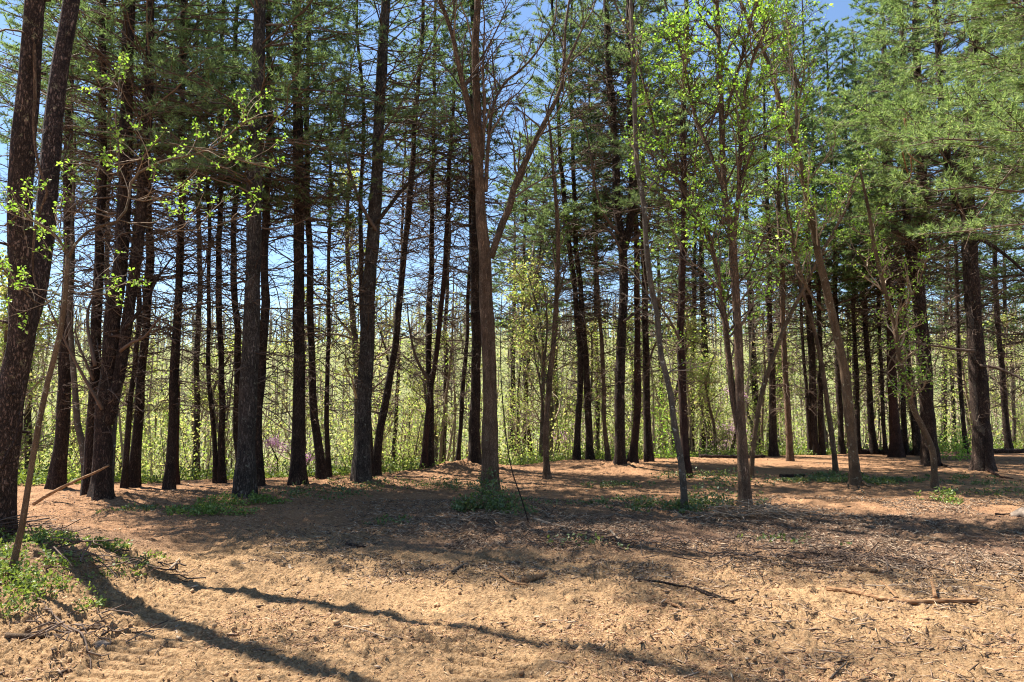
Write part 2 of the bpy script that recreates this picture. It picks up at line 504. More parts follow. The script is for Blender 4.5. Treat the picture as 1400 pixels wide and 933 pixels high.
# ------------------------------------------------------------------ ground
def build_ground():
    xs = [0.0]; d = 0.013
    while xs[-1] < 320:
        if xs[-1] > 3.7: d = 0.013 + (xs[-1] - 3.7) * 0.0135
        xs.append(xs[-1] + d)
    xs = np.array(sorted([-a for a in xs[1:]] + xs))
    ys = [3.4]
    while ys[-1] < 460:
        y = ys[-1]
        ys.append(y + (0.0033 * y if y < 30 else 0.0033 * 30 + (y - 30) * 0.022))
    yb = [3.4]; s = 0.03
    while yb[-1] > -30:
        s *= 1.12; yb.append(yb[-1] - s)
    ys = np.array(yb[1:][::-1] + ys)
    X, Y = np.meshgrid(xs, ys)
    Z = base_height(X, Y)
    near = smooth(26, 9, Y) * smooth(14, 7, np.abs(X)) * smooth(-6, 1, Y)
    flat = smooth(2.0, 0.0, Y - ridge(X))
    # zones: dirt in front, pine straw further in, dark mulch between, green slope
    w = 0.9 * fbm(X / 2.4, Y / 1.6, 4, 41)
    needle = smooth(8.4, 11.5, Y + 1.8 * w - 0.10 * X * smooth(0, -4, X) + 0.55 * smooth(-2, -7, X) * 3.2)
    needle = needle * (1 - 0.75 * smooth(7.5, 10.5, X + 2 * w) * smooth(19, 13, Y))
    mul = smooth(7.4, 8.8, Y + 1.6 * w + 0.12 * (X - 1)) * smooth(12.4, 10.4, Y + 1.4 * w) * smooth(-2.6, -0.4, X + 1.6 * w) * smooth(8.6, 6.6, X)
    mul = np.clip(mul * (0.35 + 1.5 * (fbm(X * 1.2, Y * 1.6, 4, 77) + 0.42)), 0, 1)
    left = smooth(-3.4, -4.6, X) * smooth(9.5, 8.6, Y) * smooth(5.4, 6.4, Y)
    mul = np.maximum(mul, 0.8 * left)
    slope = smooth(0.6, 3.0, Y - ridge(X) + 0.8 * w)
    # relief: clods, churned soil, tracks
    c1 = fbm(X * 2.2, Y * 2.2, 3, 21)
    c2 = fbm(X * 9, Y * 9, 3, 22)
    c3 = np.abs(fbm(X * 26, Y * 26, 3, 23))
    c4 = 0.5 - np.abs(fbm(X * 5, Y * 6, 3, 25)) * 3
    rough = 0.6 + 0.9 * smooth(-1.6, -3.2, X) * smooth(7.2, 6.2, Y) + 0.5 * smooth(-0.1, 0.25, c1)
    Z = Z + near * flat * 0.075 * c1
    micro = near * flat * rough * (0.050 * c2 + 0.020 * c4 + 0.085 * c3 * smooth(16, 7, Y)) + near * 0.010 * (vnoise(X * 45, Y * 45, 27) - 0.5)
    cl = vnoise(X * 14, Y * 14, 31)
    micro = micro + near * 0.028 * smooth(0.70, 0.95, cl) * (0.5 + vnoise(X * 1.3, Y * 1.3, 36))
    # tread marks of a tracked machine: parallel bars along curved wheel lines
    bars_z = 0 * Z; keep = 1 + 0 * Z
    for off, y0, y1 in ((-2.35, 4.0, 6.5), (-0.1, 4.0, 5.2), (-3.6, 8.2, 12.6), (-2.2, 7.6, 11.5)):
        cxl = off - 0.16 * (Y - 4.6) if y0 < 7 else off - 0.12 * (Y - 8)
        u = X - cxl
        band = smooth(0.28, 0.23, np.abs(u)) * smooth(y0, y0 + 0.3, Y) * smooth(y1, y1 - 0.5, Y)
        bars = np.sin(2 * np.pi * (Y + 0.18 * u + 0.02 * fbm(X * 6, Y * 6, 2, 93)) / 0.145)
        wear = smooth(-0.32, -0.05, fbm(X * 1.7, Y * 1.7, 3, 90))
        keep = keep * (1 - 0.85 * band * wear)
        bars_z = bars_z + band * wear * (0.085 * smooth(-0.65, -0.1, bars) - 0.075) * (1 if y0 < 7 else 0.6)
    Z = Z + micro * keep + bars_z
    # mounds at the foot of trees
    for (mx, my, mr, mh) in MOUNDS:
        Z = Z + mh * np.exp(-((X - mx) ** 2 + (Y - my) ** 2) / (mr * mr)) * (0.8 + 0.8 * c2)
    ny, nx = X.shape
    V = np.stack([X, Y, Z], -1).reshape(-1, 3)
    i = np.arange(ny - 1)[:, None] * nx; j = np.arange(nx - 1)[None]
    q = np.stack([i + j, i + j + 1, i + nx + j + 1, i + nx + j], -1).reshape(-1, 4)
    mb = MB(); mb.add(V, q)
    me = mb.mesh('ground', M['ground'])
    for nm, a in (('needle', needle), ('mulch', mul), ('slope', slope)):
        at_ = me.attributes.new(nm, 'FLOAT', 'POINT')
        at_.data.foreach_set('value', a.astype(np.float32).ravel())
    o = link('ground', me)
    tag(o, 'dry sandy soil covered with pine straw falling away into a green valley', None, None, 'structure')
    return xs, ys, Z


def on_track(x, y):
    return (np.abs(x - (-2.35 - 0.16 * (y - 4.6))) < 0.3) & (y < 6.3)


def surf(x, y):
    """height of the finished ground, relief included"""
    x = np.asarray(x, float); y = np.asarray(y, float)
    i = np.clip(np.searchsorted(GX, x) - 1, 0, len(GX) - 2)
    j = np.clip(np.searchsorted(GY, y) - 1, 0, len(GY) - 2)
    fx = np.clip((x - GX[i]) / (GX[i + 1] - GX[i]), 0, 1); fy = np.clip((y - GY[j]) / (GY[j + 1] - GY[j]), 0, 1)
    return (GZ[j, i] * (1 - fx) + GZ[j, i + 1] * fx) * (1 - fy) + (GZ[j + 1, i] * (1 - fx) + GZ[j + 1, i + 1] * fx) * fy


# ------------------------------------------------------------------ trees
def px_path(pts, D, lean=0.0):
    out = []
    for (x, y) in pts:
        Y = D
        for _ in range(3):
            p = at(x, y, Y); Y = D + lean * max(p[2], 0)
        out.append(at(x, y, Y))
    return np.array(out)


def trunk_path(pts, H, lean=0.0, wob=0.12, seed=0):
    """pixel outline of a stem -> points in space, carried on above the frame to height H"""
    g = on_ground(*pts[0])
    D = g[1]
    P = px_path(pts, D, lean)
    P[0] = g
    r = random.Random(seed)
    last = P[-1].copy()
    if last[2] < H - 0.5:
        k = max(0, len(P) - 3)
        d = (P[-1] - P[k]); d = d / max(abs(d[2]), 0.2)
        x, y, z = last
        while z < H - 0.01:
            s = min(1.6, H - z)
            d = d * np.array([0.72, 0.72, 1])
            x += d[0] * s + r.uniform(-wob, wob) * 0.4; y += (lean * 0.5 + r.uniform(-wob, wob) * 0.4) * s; z += s
            P = np.vstack([P, [x, y, z]])
    P = np.vstack([[P[0][0], P[0][1], P[0][2] - 0.25], P])
    return P, D


def along(P, z):
    """point and direction of a stem path at height z"""
    k = int(np.clip(np.searchsorted(P[:, 2], z) - 1, 0, len(P) - 2))
    t = np.clip((z - P[k, 2]) / max(P[k + 1, 2] - P[k, 2], 1e-6), 0, 1)
    return P[k] * (1 - t) + P[k + 1] * t


def stem_radius(z, r0, H, expo=0.8, tip=0.02):
    return r0 * np.maximum(1 - np.maximum(z, 0) / H, 0) ** expo + tip


def pine_crown(mbN, mbB, P, rfun, hc, H, D, dens, Lmax, az_c=None, az_w=math.pi, fine=1.0):
    h = hc
    ztop = 1.6 + D * 0.60
    w0 = 0.00062 * D * fine + 0.003
    bp = []; br = []; tc = []; td = []; tcc = []; tdc = []; lb = []; lr = []
    while h < H - 0.25:
        frac = (h - hc) / max(H - hc, 1)
        for _ in range(RNG.integers(4, 7)):
            az = RNG.uniform(0, 2 * np.pi) if az_c is None or RNG.random() < 0.4 else az_c + RNG.uniform(-az_w, az_w)
            L = (Lmax * (1 - frac) ** 0.75 + 0.25) * RNG.uniform(0.6, 1.15) * (0.75 + 0.25 * min(1, frac * 8))
            hh = h + RNG.uniform(-0.14, 0.14)
            o = along(P, hh)
            hz = np.array([math.cos(az), math.sin(az), 0])
            tan = RNG.uniform(0.0, 0.35) + 0.5 * frac; sag = RNG.uniform(0.05, 0.45) * (1 - frac)
            s = np.linspace(0, 1, 6)[:, None]
            bend = RNG.uniform(-0.25, 0.25); sd = np.array([-hz[1], hz[0], 0])
            p = o + hz * L * s + sd * L * bend * s ** 2 + np.array([0, 0, 1]) * L * (tan * s - sag * s ** 2 + 0.15 * s ** 3)
            p = p + RNG.normal(size=p.shape) * 0.02 * L * s
            bp.append(p); br.append((0.005 + 0.006 * L) * (1 - 0.85 * s[:, 0]))
            coarse = hh > ztop
            nb = max(3, int(L * (1.7 if coarse else 6.6) * dens))
            t = RNG.uniform(0.22, 1.0, nb)
            k = np.minimum((t * 5).astype(int), 4); f = (t * 5 - k)[:, None]
            b0 = p[k] * (1 - f) + p[k + 1] * f
            sg = np.where(RNG.random(nb) < 0.5, -1, 1) * RNG.uniform(0.5, 1.15, nb)
            ca, sa = np.cos(az + sg + bend), np.sin(az + sg + bend)
            bd = norm(np.stack([ca, sa, RNG.uniform(-0.05, 0.45, nb)], -1))
            ll = ((1 - t) * L * 0.42 + 0.22) * RNG.uniform(0.6, 1.2, nb)
            nt = 2 if coarse else 5
            u = np.linspace(0.35, 1.0, nt)[None, :] * np.ones((nb, 1))
            c = b0[:, None, :] + bd[:, None, :] * (ll[:, None] * u)[..., None]
            dd = np.repeat(bd[:, None, :], nt, 1)
            (tcc if coarse else tc).append(c.reshape(-1, 3)); (tdc if coarse else td).append(dd.reshape(-1, 3))
            if not coarse:
                q = np.stack([b0, b0 + bd * ll[:, None] * 0.5 + [0, 0, 0.01], b0 + bd * ll[:, None]], 1)
                lb.append(q); lr.append(np.tile(np.array([0.006, 0.0045, 0.002]) + 0.00008 * D, (nb, 1)))
        h += RNG.uniform(0.34, 0.56)
    if bp: batch_tubes(mbB, np.array(bp), np.array(br) + 0.0001 * D, 4)
    if lb: batch_tubes(mbB, np.concatenate(lb), np.concatenate(lr), 3)
    if tc: needles(mbN, np.concatenate(tc), np.concatenate(td), 12, 0.115, w0 * 1.1)
    if tcc: needles(mbN, np.concatenate(tcc), np.concatenate(tdc), 4, 0.22, w0 * 2.4)


def dead_branches(mb, P, rfun, h0, hc, D, dens=1.0, Lmax=2.0, up=0.0):
    h = h0
    bp = []; br = []; tp = []; tr = []
    while h < hc + 1.5:
        fr = np.clip((h - h0) / max(hc - h0, 0.5), 0, 1)
        for _ in range(RNG.integers(3, 7)):
            if RNG.random() > dens * 1.15: continue
            az = RNG.uniform(0, 2 * np.pi)
            L = Lmax * (0.35 + 0.65 * fr) * RNG.uniform(0.3, 1.1)
            o = along(P, h + RNG.uniform(-0.12, 0.12))
            hz = np.array([math.cos(az), math.sin(az), 0]); sd = np.array([-hz[1], hz[0], 0])
            s = np.linspace(0, 1, 7)[:, None]
            a = RNG.uniform(-0.15, 0.35) + up; b = RNG.uniform(-0.9, 0.6)
            p = o + hz * L * s + sd * L * RNG.uniform(-0.3, 0.3) * s ** 2 + np.array([0, 0, 1]) * L * (a * s + b * s ** 2)
            p = p + np.cumsum(RNG.normal(size=p.shape), 0) * 0.026 * L * (s > 0)
            bp.append(p); br.append((0.006 + 0.0075 * L) * (1 - 0.8 * s[:, 0]) + 0.00013 * D)
            nb = int(L * 8)
            if nb:
                t = RNG.uniform(0.2, 0.98, nb); k = np.minimum((t * 6).astype(int), 5); f = (t * 6 - k)[:, None]
                b0 = p[k] * (1 - f) + p[k + 1] * f
                sg = np.where(RNG.random(nb) < 0.5, -1, 1) * RNG.uniform(0.4, 1.2, nb)
                bd = norm(np.stack([np.cos(az + sg), np.sin(az + sg), RNG.uniform(-0.5, 0.5, nb)], -1))
                ll = ((1 - t) * L * 0.5 + 0.15)[:, None] * RNG.uniform(0.5, 1.2, (nb, 1))
                q = np.stack([b0, b0 + bd * ll * 0.4 + RNG.normal(size=b0.shape) * 0.02, b0 + bd * ll * 0.75 + RNG.normal(size=b0.shape) * 0.035, b0 + bd * ll], 1)
                tp.append(q); tr.append(np.tile([0.0045, 0.0035, 0.0025, 0.0015], (nb, 1)) + 0.00011 * D)
                q2 = q[RNG.random(nb) < 0.6]
                if len(q2):
                    m0 = q2[:, 2]
                    d2 = norm(norm(q2[:, 3] - q2[:, 0]) + RNG.normal(size=m0.shape) * 0.7)
                    l2 = 0.35 * np.linalg.norm(q2[:, 3] - q2[:, 0], axis=1)[:, None] + 0.05
                    tp.append(np.stack([m0, m0 + d2 * l2 * 0.35, m0 + d2 * l2 * 0.7, m0 + d2 * l2], 1)); tr.append(np.tile([0.003, 0.0025, 0.002, 0.001], (len(m0), 1)) + 0.0001 * D)
        h += RNG.uniform(0.2, 0.5)
    if bp: batch_tubes(mb, np.array(bp), np.array(br), 4)
    if tp: batch_tubes(mb, np.concatenate(tp), np.concatenate(tr), 3)


def grow(mbW, tips, o, d, L, r, level, gn=0.15, D=12.0, nsub=5, upw=0.25, spread=0.75):
    """a living broadleaf branch with smaller ones on it; collects the twig ends"""
    n = 7
    p = [np.array(o, float)]; d = norm(d)
    for k in range(n - 1):
        d = norm(d + RNG.normal(size=3) * gn + np.array([0, 0, upw * 0.12]))
        p.append(p[-1] + d * L / (n - 1))
    p = np.array(p)
    tube(mbW, p, r * np.linspace(1, 0.35, n) + 0.00008 * D, 5 if r > 0.012 else 3, cap=False)
    tips.append(p[-1])
    if level <= 0:
        tips.append(p[4]); tips.append(p[2])
        return
    for k in range(nsub):
        t = RNG.uniform(0.25, 0.97) * (n - 1); i = min(int(t), n - 2)
        q = p[i] * (1 - t + i) + p[i + 1] * (t - i)
        td = norm(p[i + 1] - p[i])
        nd = norm(td * (1 - spread * 0.45) + norm(RNG.normal(size=3)) * spread + np.array([0, 0, upw]))
        grow(mbW, tips, q, nd, L * RNG.uniform(0.38, 0.62), r * 0.5, level - 1, gn, D, max(2, nsub - 1), upw, spread)


PINES = []


def pine(label, pts, w, H=15.5, hc=6.0, mat='pine_bark', nmat='needles', dens=1.0, Lmax=2.4, dead=0.75, h0=1.6,
         lean=0.0, seed=1, expo=0.8, arms=(), limbs=(), az=None, azw=1.2, deadL=1.9, group='tall pines of the stand', flare=0.6, fine=1.0, up=0.0):
    reseed(seed * 101 + 5)
    H = min(H, 17.5); w = w * 0.76; dens *= 0.74 * (0.58 if 17 <= seed <= 27 else 0.72 if seed < 17 or seed in (78, 79, 80) else 0.72 if 42 <= seed <= 52 or 74 <= seed <= 77 else 1.0)
    P, D = trunk_path(pts, H, lean, seed=seed)
    r0 = w * D / FPX / 2
    base = P[1].copy()
    t = thing('pine_tree', label, 'pine tree', base, group)
    hero = w > 13
    step = 0.12 if hero else 0.3
    P = catmull(P, 0.45)
    wa = RNG.uniform(0.01, 0.03) * (0.4 if hero else 1.0); wk = RNG.uniform(0.9, 1.9); wp = RNG.uniform(0, 6.28)
    for ax in (0, 1):
        P[:, ax] += wa * np.clip(P[:, 2] / 1.5, 0, 1) * (np.sin(wk * P[:, 2] + wp + ax) + 0.5 * np.sin(2.7 * wk * P[:, 2] + 2 * wp))
    C = catmull(P, step)
    z = C[:, 2]
    R = stem_radius(z, r0, H, expo) * (1 + 0.16 * (vnoise(z * 2.3, z * 0 + seed, seed) - 0.5))
    mb = MB()
    tube(mb, C, R, 22 if hero else 12, True, 0.10 if hero else 0.07, seed, (flare, 0.22 + r0, 5))
    # stubs of lost branches
    for _ in range(16 if hero else 6):
        zz = RNG.uniform(0.8, 7); p = along(P, zz); a = RNG.uniform(0, 2 * np.pi); rr = stem_radius(zz, r0, H, expo)
        d = np.array([math.cos(a), math.sin(a), RNG.uniform(-0.1, 0.4)])
        tube(mb, np.array([p + d * rr * 0.6, p + d * (rr + RNG.uniform(0.02, 0.10))]), [0.022, 0.012], 5)
    link('trunk', mb.mesh('pine_trunk', M[mat], base), t)
    allP = [(P, r0, hc)]
    for arm in arms:
        apts, aw, ahc = arm[:3]
        A = px_path(apts, D, arm[3] if len(arm) > 3 else lean)
        aw = aw * 0.8
        d = (A[-1] - A[-2]); d = d / max(d[2], 0.2)
        x, y, zz = A[-1]
        HH = H * 0.9
        while zz < HH:
            d = d * np.array([0.75, 0.75, 1]); x += d[0] * 1.5; y += d[1] * 1.5; zz += 1.5
            A = np.vstack([A, [x, y, zz]])
        ar = aw * D / FPX / 2
        AC = catmull(A, 0.15)
        zz0 = A[0][2]
        AR = ar * np.maximum(1 - (AC[:, 2] - zz0) / max(A[-1][2] - zz0, 1), 0) ** 0.8 + 0.02
        mb = MB(); tube(mb, AC, AR, 16, True, 0.09, seed + 9)
        link('limb', mb.mesh('pine_limb', M[mat], base), t)
        allP.append((A, ar, max(ahc, zz0 + 0.5)))
    for (lpts, lw) in limbs:
        A = catmull(px_path(lpts, D - 0.2), 0.12)
        A[:, 1] += np.linspace(0, RNG.uniform(-1.2, 0.8), len(A))
        mb = MB(); tube(mb, A, lw * D / FPX / 2 * np.linspace(1, 0.3, len(A)), 7, True, 0.06, seed)
        tips = []
        for k in range(5):
            i = RNG.integers(len(A) // 3, len(A) - 1)
            grow(mb, tips, A[i], norm(A[i + 1] - A[i]) + RNG.normal(size=3) * 0.5, RNG.uniform(0.4, 1.0), 0.010, 1, 0.2, D, 3, 0.1)
        link('limb', mb.mesh('pine_limb', M['twig'] if lw < 6 else M[mat], base), t)
    N = MB(); B = MB(); DB = MB()
    for (Q, rr, c) in allP:
        pine_crown(N, B, Q, None, c, H if Q is P else H * 0.88, D, dens, Lmax, az, azw, fine)
        dead_branches(DB, Q, None, max(h0, Q[0][2] + 0.4), c, D, dead, deadL, up)
    if not N.empty():
        c = link('crown', N.mesh('pine_crown', M[nmat], base, False), t)
        link('crown_boughs', B.mesh('crown_boughs', M['twig'], base), c)
    if not DB.empty():
        link('dead_branchwork', DB.mesh('dead_branchwork', M['twig'], base), t)
    PINES.append((base, r0))
    return t

# mounds of soil and straw at the feet of trees (x, y, radius, height)
def gp(px, py):
    p = on_ground(px, py); return p[0], p[1]


MOUNDS = []
for (a, b, rr, hh) in ((495, 662, 0.9, 0.16), (648, 642, 1.1, 0.17), (625, 643, 0.8, 0.14), (672, 690, 0.8, 0.12), (847, 641, 1.0, 0.18), (333, 684, 0.7, 0.08),
                       (135, 688, 0.9, 0.10), (1170, 668, 0.7, 0.09), (1020, 704, 0.8, 0.10), (1345, 650, 0.8, 0.10), (75, 770, 0.8, 0.12), (170, 785, 0.45, 0.12), (800, 634, 1.2, 0.12),
                       (870, 812, 0.30, 0.06), (960, 632, 1.6, 0.12), (1400, 720, 0.7, 0.1)):
    x_, y_ = gp(a, b); MOUNDS.append((x_, y_, rr, hh))

GX, GY, GZ = build_ground()

# ---- the pines, each from its own outline in the photograph
pine('huge double pine at the edge of the clearing, its trunk forking into two rough arms',
     [(-6, 735), (0, 650), (12, 560), (22, 500), (30, 450), (31, 380), (31, 240), (38, 130), (48, 0)], 45, H=17, hc=12.5, mat='old_pine_bark', dens=0.7, dead=0.25, h0=5, lean=-0.13,
     arms=[([(30, 460), (48, 400), (60, 320), (67, 240), (78, 120), (98, 0)], 32, 12, 0.13)], expo=1.5, seed=1)
pine('dark straight pine behind the slanting thin sapling at the near bank', [(77, 668), (84, 600), (88, 520), (91, 440), (95, 340), (93, 280), (96, 100), (100, 0)], 20, hc=7.5, seed=2, Lmax=2.0)
pine('stout pine splitting into two curved stems, just behind the snapped pale branch',
     [(138, 688), (140, 620), (141, 560), (148, 500), (156, 430), (163, 380), (168, 330), (170, 240), (173, 150), (178, 0)], 25, H=18, hc=6.4, dead=0.8, seed=3, dens=0.8, expo=0.7,
     arms=[([(148, 580), (165, 500), (174, 440), (181, 390), (189, 340), (197, 240), (203, 150), (206, 0)], 15, 6)],
     limbs=[([(165, 480), (190, 470), (220, 465), (260, 440)], 5), ([(170, 450), (200, 415), (215, 385), (240, 350)], 6), ([(140, 560), (118, 500), (100, 440), (92, 400)], 5), ([(130, 500), (110, 430), (120, 380), (100, 340)], 5)])
pine('dark left-hand stem rising out of the same foot as the stout double-stemmed pine',
     [(121, 684), (123, 600), (128, 540), (132, 480), (135, 400), (137, 300), (140, 150), (142, 0)], 15, hc=7, seed=4, Lmax=1.8, limbs=[([(128, 520), (112, 480), (103, 450)], 4)])
pine('straight dark pine just past the stout double-stemmed pine, rooted at the back edge', [(181, 666), (187, 600), (195, 520), (200, 430), (203, 350), (203, 240), (205, 0)], 14, hc=6.4, seed=5)
pine('very slim leaning pine pressed against the straight dark one at the back edge', [(169, 668), (175, 600), (180, 540), (186, 470), (190, 380), (192, 250)], 6, H=13, hc=7, seed=6, Lmax=1.2)
pine('slender pine standing alone against the yellow-green slope, a thin brown stem at its foot', [(231, 669), (235, 600), (240, 500), (243, 430), (245, 350), (248, 240), (250, 100)], 12, hc=6.6, seed=7, Lmax=1.9,
     limbs=[([(240, 470), (215, 450), (190, 440)], 3), ([(241, 430), (262, 425), (300, 420)], 3)])
pine('thin brown pole-like pine touching the slender pine on the back edge', [(241, 662), (241, 600), (243, 540), (245, 470), (246, 400)], 5, H=11, hc=8, seed=8, Lmax=1.0, mat='red_bark')
pine('thinnest dark pole of the close pair before the thick grey-mottled pine', [(296, 660), (293, 600), (288, 520), (285, 440), (284, 240)], 5, H=13, hc=7, seed=9, Lmax=1.2)
pine('thicker stem of the close pair before the thick grey-mottled pine', [(303, 660), (303, 560), (301, 480), (300, 400), (300, 330), (301, 200)], 9, H=16, hc=6.2, seed=10, Lmax=1.7)
pine('straight black pine half hidden behind the thick grey-mottled pine', [(331, 660), (326, 600), (324, 560), (323, 480), (321, 350), (321, 240), (322, 60)], 10, hc=6.4, seed=11, Lmax=1.8)
pine('thick grey-mottled pine with weeds at its foot, stoutest behind the dirt track',
     [(333, 684), (336, 620), (339, 560), (343, 480), (346, 350), (348, 240), (352, 120), (355, 0)], 27, H=21, hc=5.6, mat='grey_pine_bark', seed=12, dens=1.15, Lmax=3.0, expo=0.6, dead=0.6)
pine('dark pine showing along the flank of the thick grey-mottled pine', [(353, 664), (354, 560), (358, 480), (362, 380), (365, 300), (367, 240), (369, 60)], 15, hc=6.0, seed=13)
pine('straight black pine with green needles hanging down its upper trunk, beyond pink blossom',
     [(407, 663), (408, 560), (409, 450), (409, 350), (408, 240), (407, 120), (406, 0)], 20, H=20, hc=5.8, seed=14, dens=1.2, Lmax=2.6, expo=0.55)
pine('leaning dark pine whose trunk slants away from the black one by the pink blossom', [(441, 657), (435, 600), (429, 540), (425, 480), (423, 420), (422, 350), (421, 240), (420, 100)], 12, hc=6.2, seed=15, Lmax=2.0, dens=1.1)
pine('thin short pine before open sky between the leaning dark pine and a thick one', [(449, 652), (447, 550), (448, 470), (450, 420), (450, 365)], 6, H=10, hc=7.6, seed=16, Lmax=0.9, dens=0.5)
pine('thick black pine with a big bare limb rising from its side',
     [(494, 664), (496, 600), (499, 520), (502, 460), (506, 380), (510, 330), (515, 240), (518, 160), (523, 80), (528, 0)], 25, H=20, hc=8.0, mat='grey_pine_bark', seed=17, dens=0.85, Lmax=2.4, expo=0.6,
     limbs=[([(515, 305), (535, 285), (560, 262), (600, 240), (640, 222)], 6), ([(519, 190), (545, 150), (575, 95), (600, 45), (625, 0)], 4), ([(514, 315), (490, 270), (470, 190), (478, 120), (490, 60)], 5)])
pine('slim pine tight against the thick black pine with the bare limb', [(508, 654), (504, 580), (497, 480), (495, 380), (493, 260), (497, 150), (490, 60)], 7, H=15, hc=8, seed=18, Lmax=1.6, dens=0.6)
pine('dark pine bending towards the forked brown tree, with many short snags', [(513, 650), (520, 590), (530, 530), (538, 480), (545, 430), (552, 360), (557, 300), (562, 240), (567, 180)], 12, H=16, hc=8.0, seed=19, Lmax=1.6, dead=0.95, dens=0.7)
pine('slim upright pine directly behind the bending dark one', [(538, 645), (541, 560), (544, 500), (546, 420), (548, 340)], 6, H=12, hc=8, seed=20, Lmax=1.2, dens=0.6)
pine('reddish sunlit pine leaning in the pair before the forked brown tree', [(579, 644), (583, 590), (589, 540), (595, 500), (600, 450), (606, 380), (612, 300)], 8, H=14, hc=8.2, mat='red_bark', seed=21, Lmax=1.4, dens=0.6, dead=0.9)
pine('dark upright pine crossed by the reddish leaning one', [(588, 643), (588, 560), (587, 480), (587, 400), (590, 330), (592, 240), (593, 120)], 10, H=16, hc=8.0, seed=22, Lmax=1.6, dens=0.7, dead=1.0,
     limbs=[([(586, 520), (570, 490), (562, 450), (560, 420)], 5)])
pine('slender dark pine with dense bare twigs midway between the crossed pair and the mound', [(606, 641), (608, 540), (610, 450), (612, 400), (614, 260)], 7, H=14, hc=8, seed=23, Lmax=1.5, dens=0.6, dead=1.0)
pine('thin slanting pine beside the black trunk on the straw mound', [(625, 641), (630, 580), (634, 540), (638, 480), (640, 380)], 6, H=12, hc=8, seed=24, Lmax=1.2, dens=0.5, dead=0.9)
pine('black pine on a straw mound, close behind the forked brown tree', [(649, 643), (650, 560), (650, 480), (650, 350), (648, 240), (648, 100), (646, 0)], 17, H=19, hc=8.8, seed=25, Lmax=2.0, expo=0.5, dead=0.8, dens=0.7)
pine('stem with flaking bark in the small cluster past the forked brown tree', [(726, 630), (722, 580), (718, 520), (715, 450), (716, 380), (718, 300)], 7, H=13, hc=7.5, mat='red_bark', seed=26, Lmax=1.3, dead=0.9, dens=0.6)
pine('thin dark stem leaning in the small cluster past the forked brown tree', [(714, 631), (717, 580), (720, 520), (726, 460), (735, 380)], 6, H=12, hc=7.5, seed=27, Lmax=1.2, dens=0.6, dead=0.9)
pine('first stem of the twin dark pines that lean together past the small forked tree', [(788, 633), (792, 560), (793, 500), (790, 450), (786, 387), (779, 340), (774, 300), (768, 240), (762, 120)], 10, H=17, hc=6.5, seed=28, Lmax=1.9, nmat='far_needles')
pine('second stem of the twin dark pines, the one with a wider foot', [(807, 633), (803, 556), (800, 481), (797, 430), (794, 387), (788, 340), (784, 260), (782, 140)], 10, H=17, hc=6.6, seed=29, Lmax=1.9, nmat='far_needles')
pine('thin pole pine beyond the edge just past the twin dark pines', [(817, 630), (817, 540), (815, 450), (813, 380), (812, 300)], 6, H=14, hc=6.5, seed=30, Lmax=1.3, nmat='far_needles')
pine('thin sunlit brown pole next to the big pine with a low fork', [(832, 634), (828, 590), (826, 540), (823, 490), (819, 430), (816, 340)], 6, H=13, hc=6.5, seed=31, mat='brown_bark', Lmax=1.3, nmat='far_needles')
pine('big black pine forking low into two bare dark stems above a stumpy root foot',
     [(848, 642), (847, 600), (848, 540), (849, 480), (851, 420), (852, 350), (848, 315), (844, 280), (843, 240), (838, 170), (832, 90), (829, 0)], 16, H=18, hc=9.5, seed=32, expo=0.5, Lmax=2.2, dens=0.7, dead=0.7, nmat='far_needles',
     arms=[([(852, 345), (859, 320), (863, 290), (864, 240), (862, 180), (860, 100), (858, 0)], 11, 9)],
     limbs=[([(862, 330), (880, 315), (890, 280), (898, 240), (902, 200)], 5), ([(846, 320), (825, 295), (812, 260), (800, 200), (780, 150)], 4), ([(850, 345), (835, 320), (815, 310)], 4), ([(853, 440), (880, 420), (900, 415)], 4)])
pine('reddish pine leaning away from the big black fork, first of three trunks beyond it', [(864, 635), (869, 590), (872, 540), (872, 480), (871, 420), (870, 350), (868, 240), (866, 100)], 11, H=17, hc=7.0, mat='red_bark', seed=33, nmat='far_needles')
pine('straight dark pine in the middle of the three trunks past the big black fork', [(887, 633), (884, 560), (883, 480), (882, 400), (880, 320), (878, 180)], 12, H=17, hc=7.0, seed=34, nmat='far_needles', limbs=[([(885, 500), (895, 470), (905, 455)], 4)])
pine('reddish-brown pine right behind the thin pale leaning tree', [(938, 653), (935, 600), (932, 540), (931, 480), (933, 400), (934, 340), (934, 240), (936, 120), (938, 0)], 13, H=18, hc=6.6, mat='red_bark', seed=35, dead=0.95, nmat='far_needles', Lmax=2.3, up=0.15,
     limbs=[([(932, 470), (912, 440), (895, 420), (885, 400)], 4)])
pine('dark pine rising just past the reddish-brown one at the ridge', [(945, 625), (945, 560), (947, 480), (949, 400), (950, 280)], 10, H=16, hc=6.8, seed=36, nmat='far_needles')
pine('twin-looking dark pine beside a long dark log at the ridge', [(961, 623), (961, 540), (962, 480), (960, 400), (958, 300), (957, 160)], 10, H=17, hc=6.6, seed=37, nmat='far_needles', Lmax=2.2)
pine('slimmer dark pine leaning against the one beside the long log', [(973, 623), (970, 580), (968, 540), (965, 480), (962, 400)], 7, H=13, hc=7.0, seed=38, nmat='far_needles', Lmax=1.4)
pine('dark pine with a flared foot just past the many-stemmed leafing tree', [(1038, 623), (1034, 560), (1030, 500), (1027, 440), (1024, 380), (1020, 280), (1018, 140)], 13, H=18, hc=6.2, seed=39, Lmax=2.4, nmat='far_needles', dens=1.1)
pine('black pine of two stems grown into one, standing at the ridge', [(1058, 624), (1056, 560), (1054, 480), (1052, 420), (1050, 300)], 11, H=16, hc=6.4, seed=40, nmat='far_needles')
pine('brown wavy-trunked pine a little in front of the ridge line', [(1080, 631), (1078, 590), (1075, 540), (1074, 500), (1071, 450), (1069, 380), (1066, 320), (1064, 200)], 9, H=16, hc=6.0, seed=41, mat='brown_bark', nmat='needles')
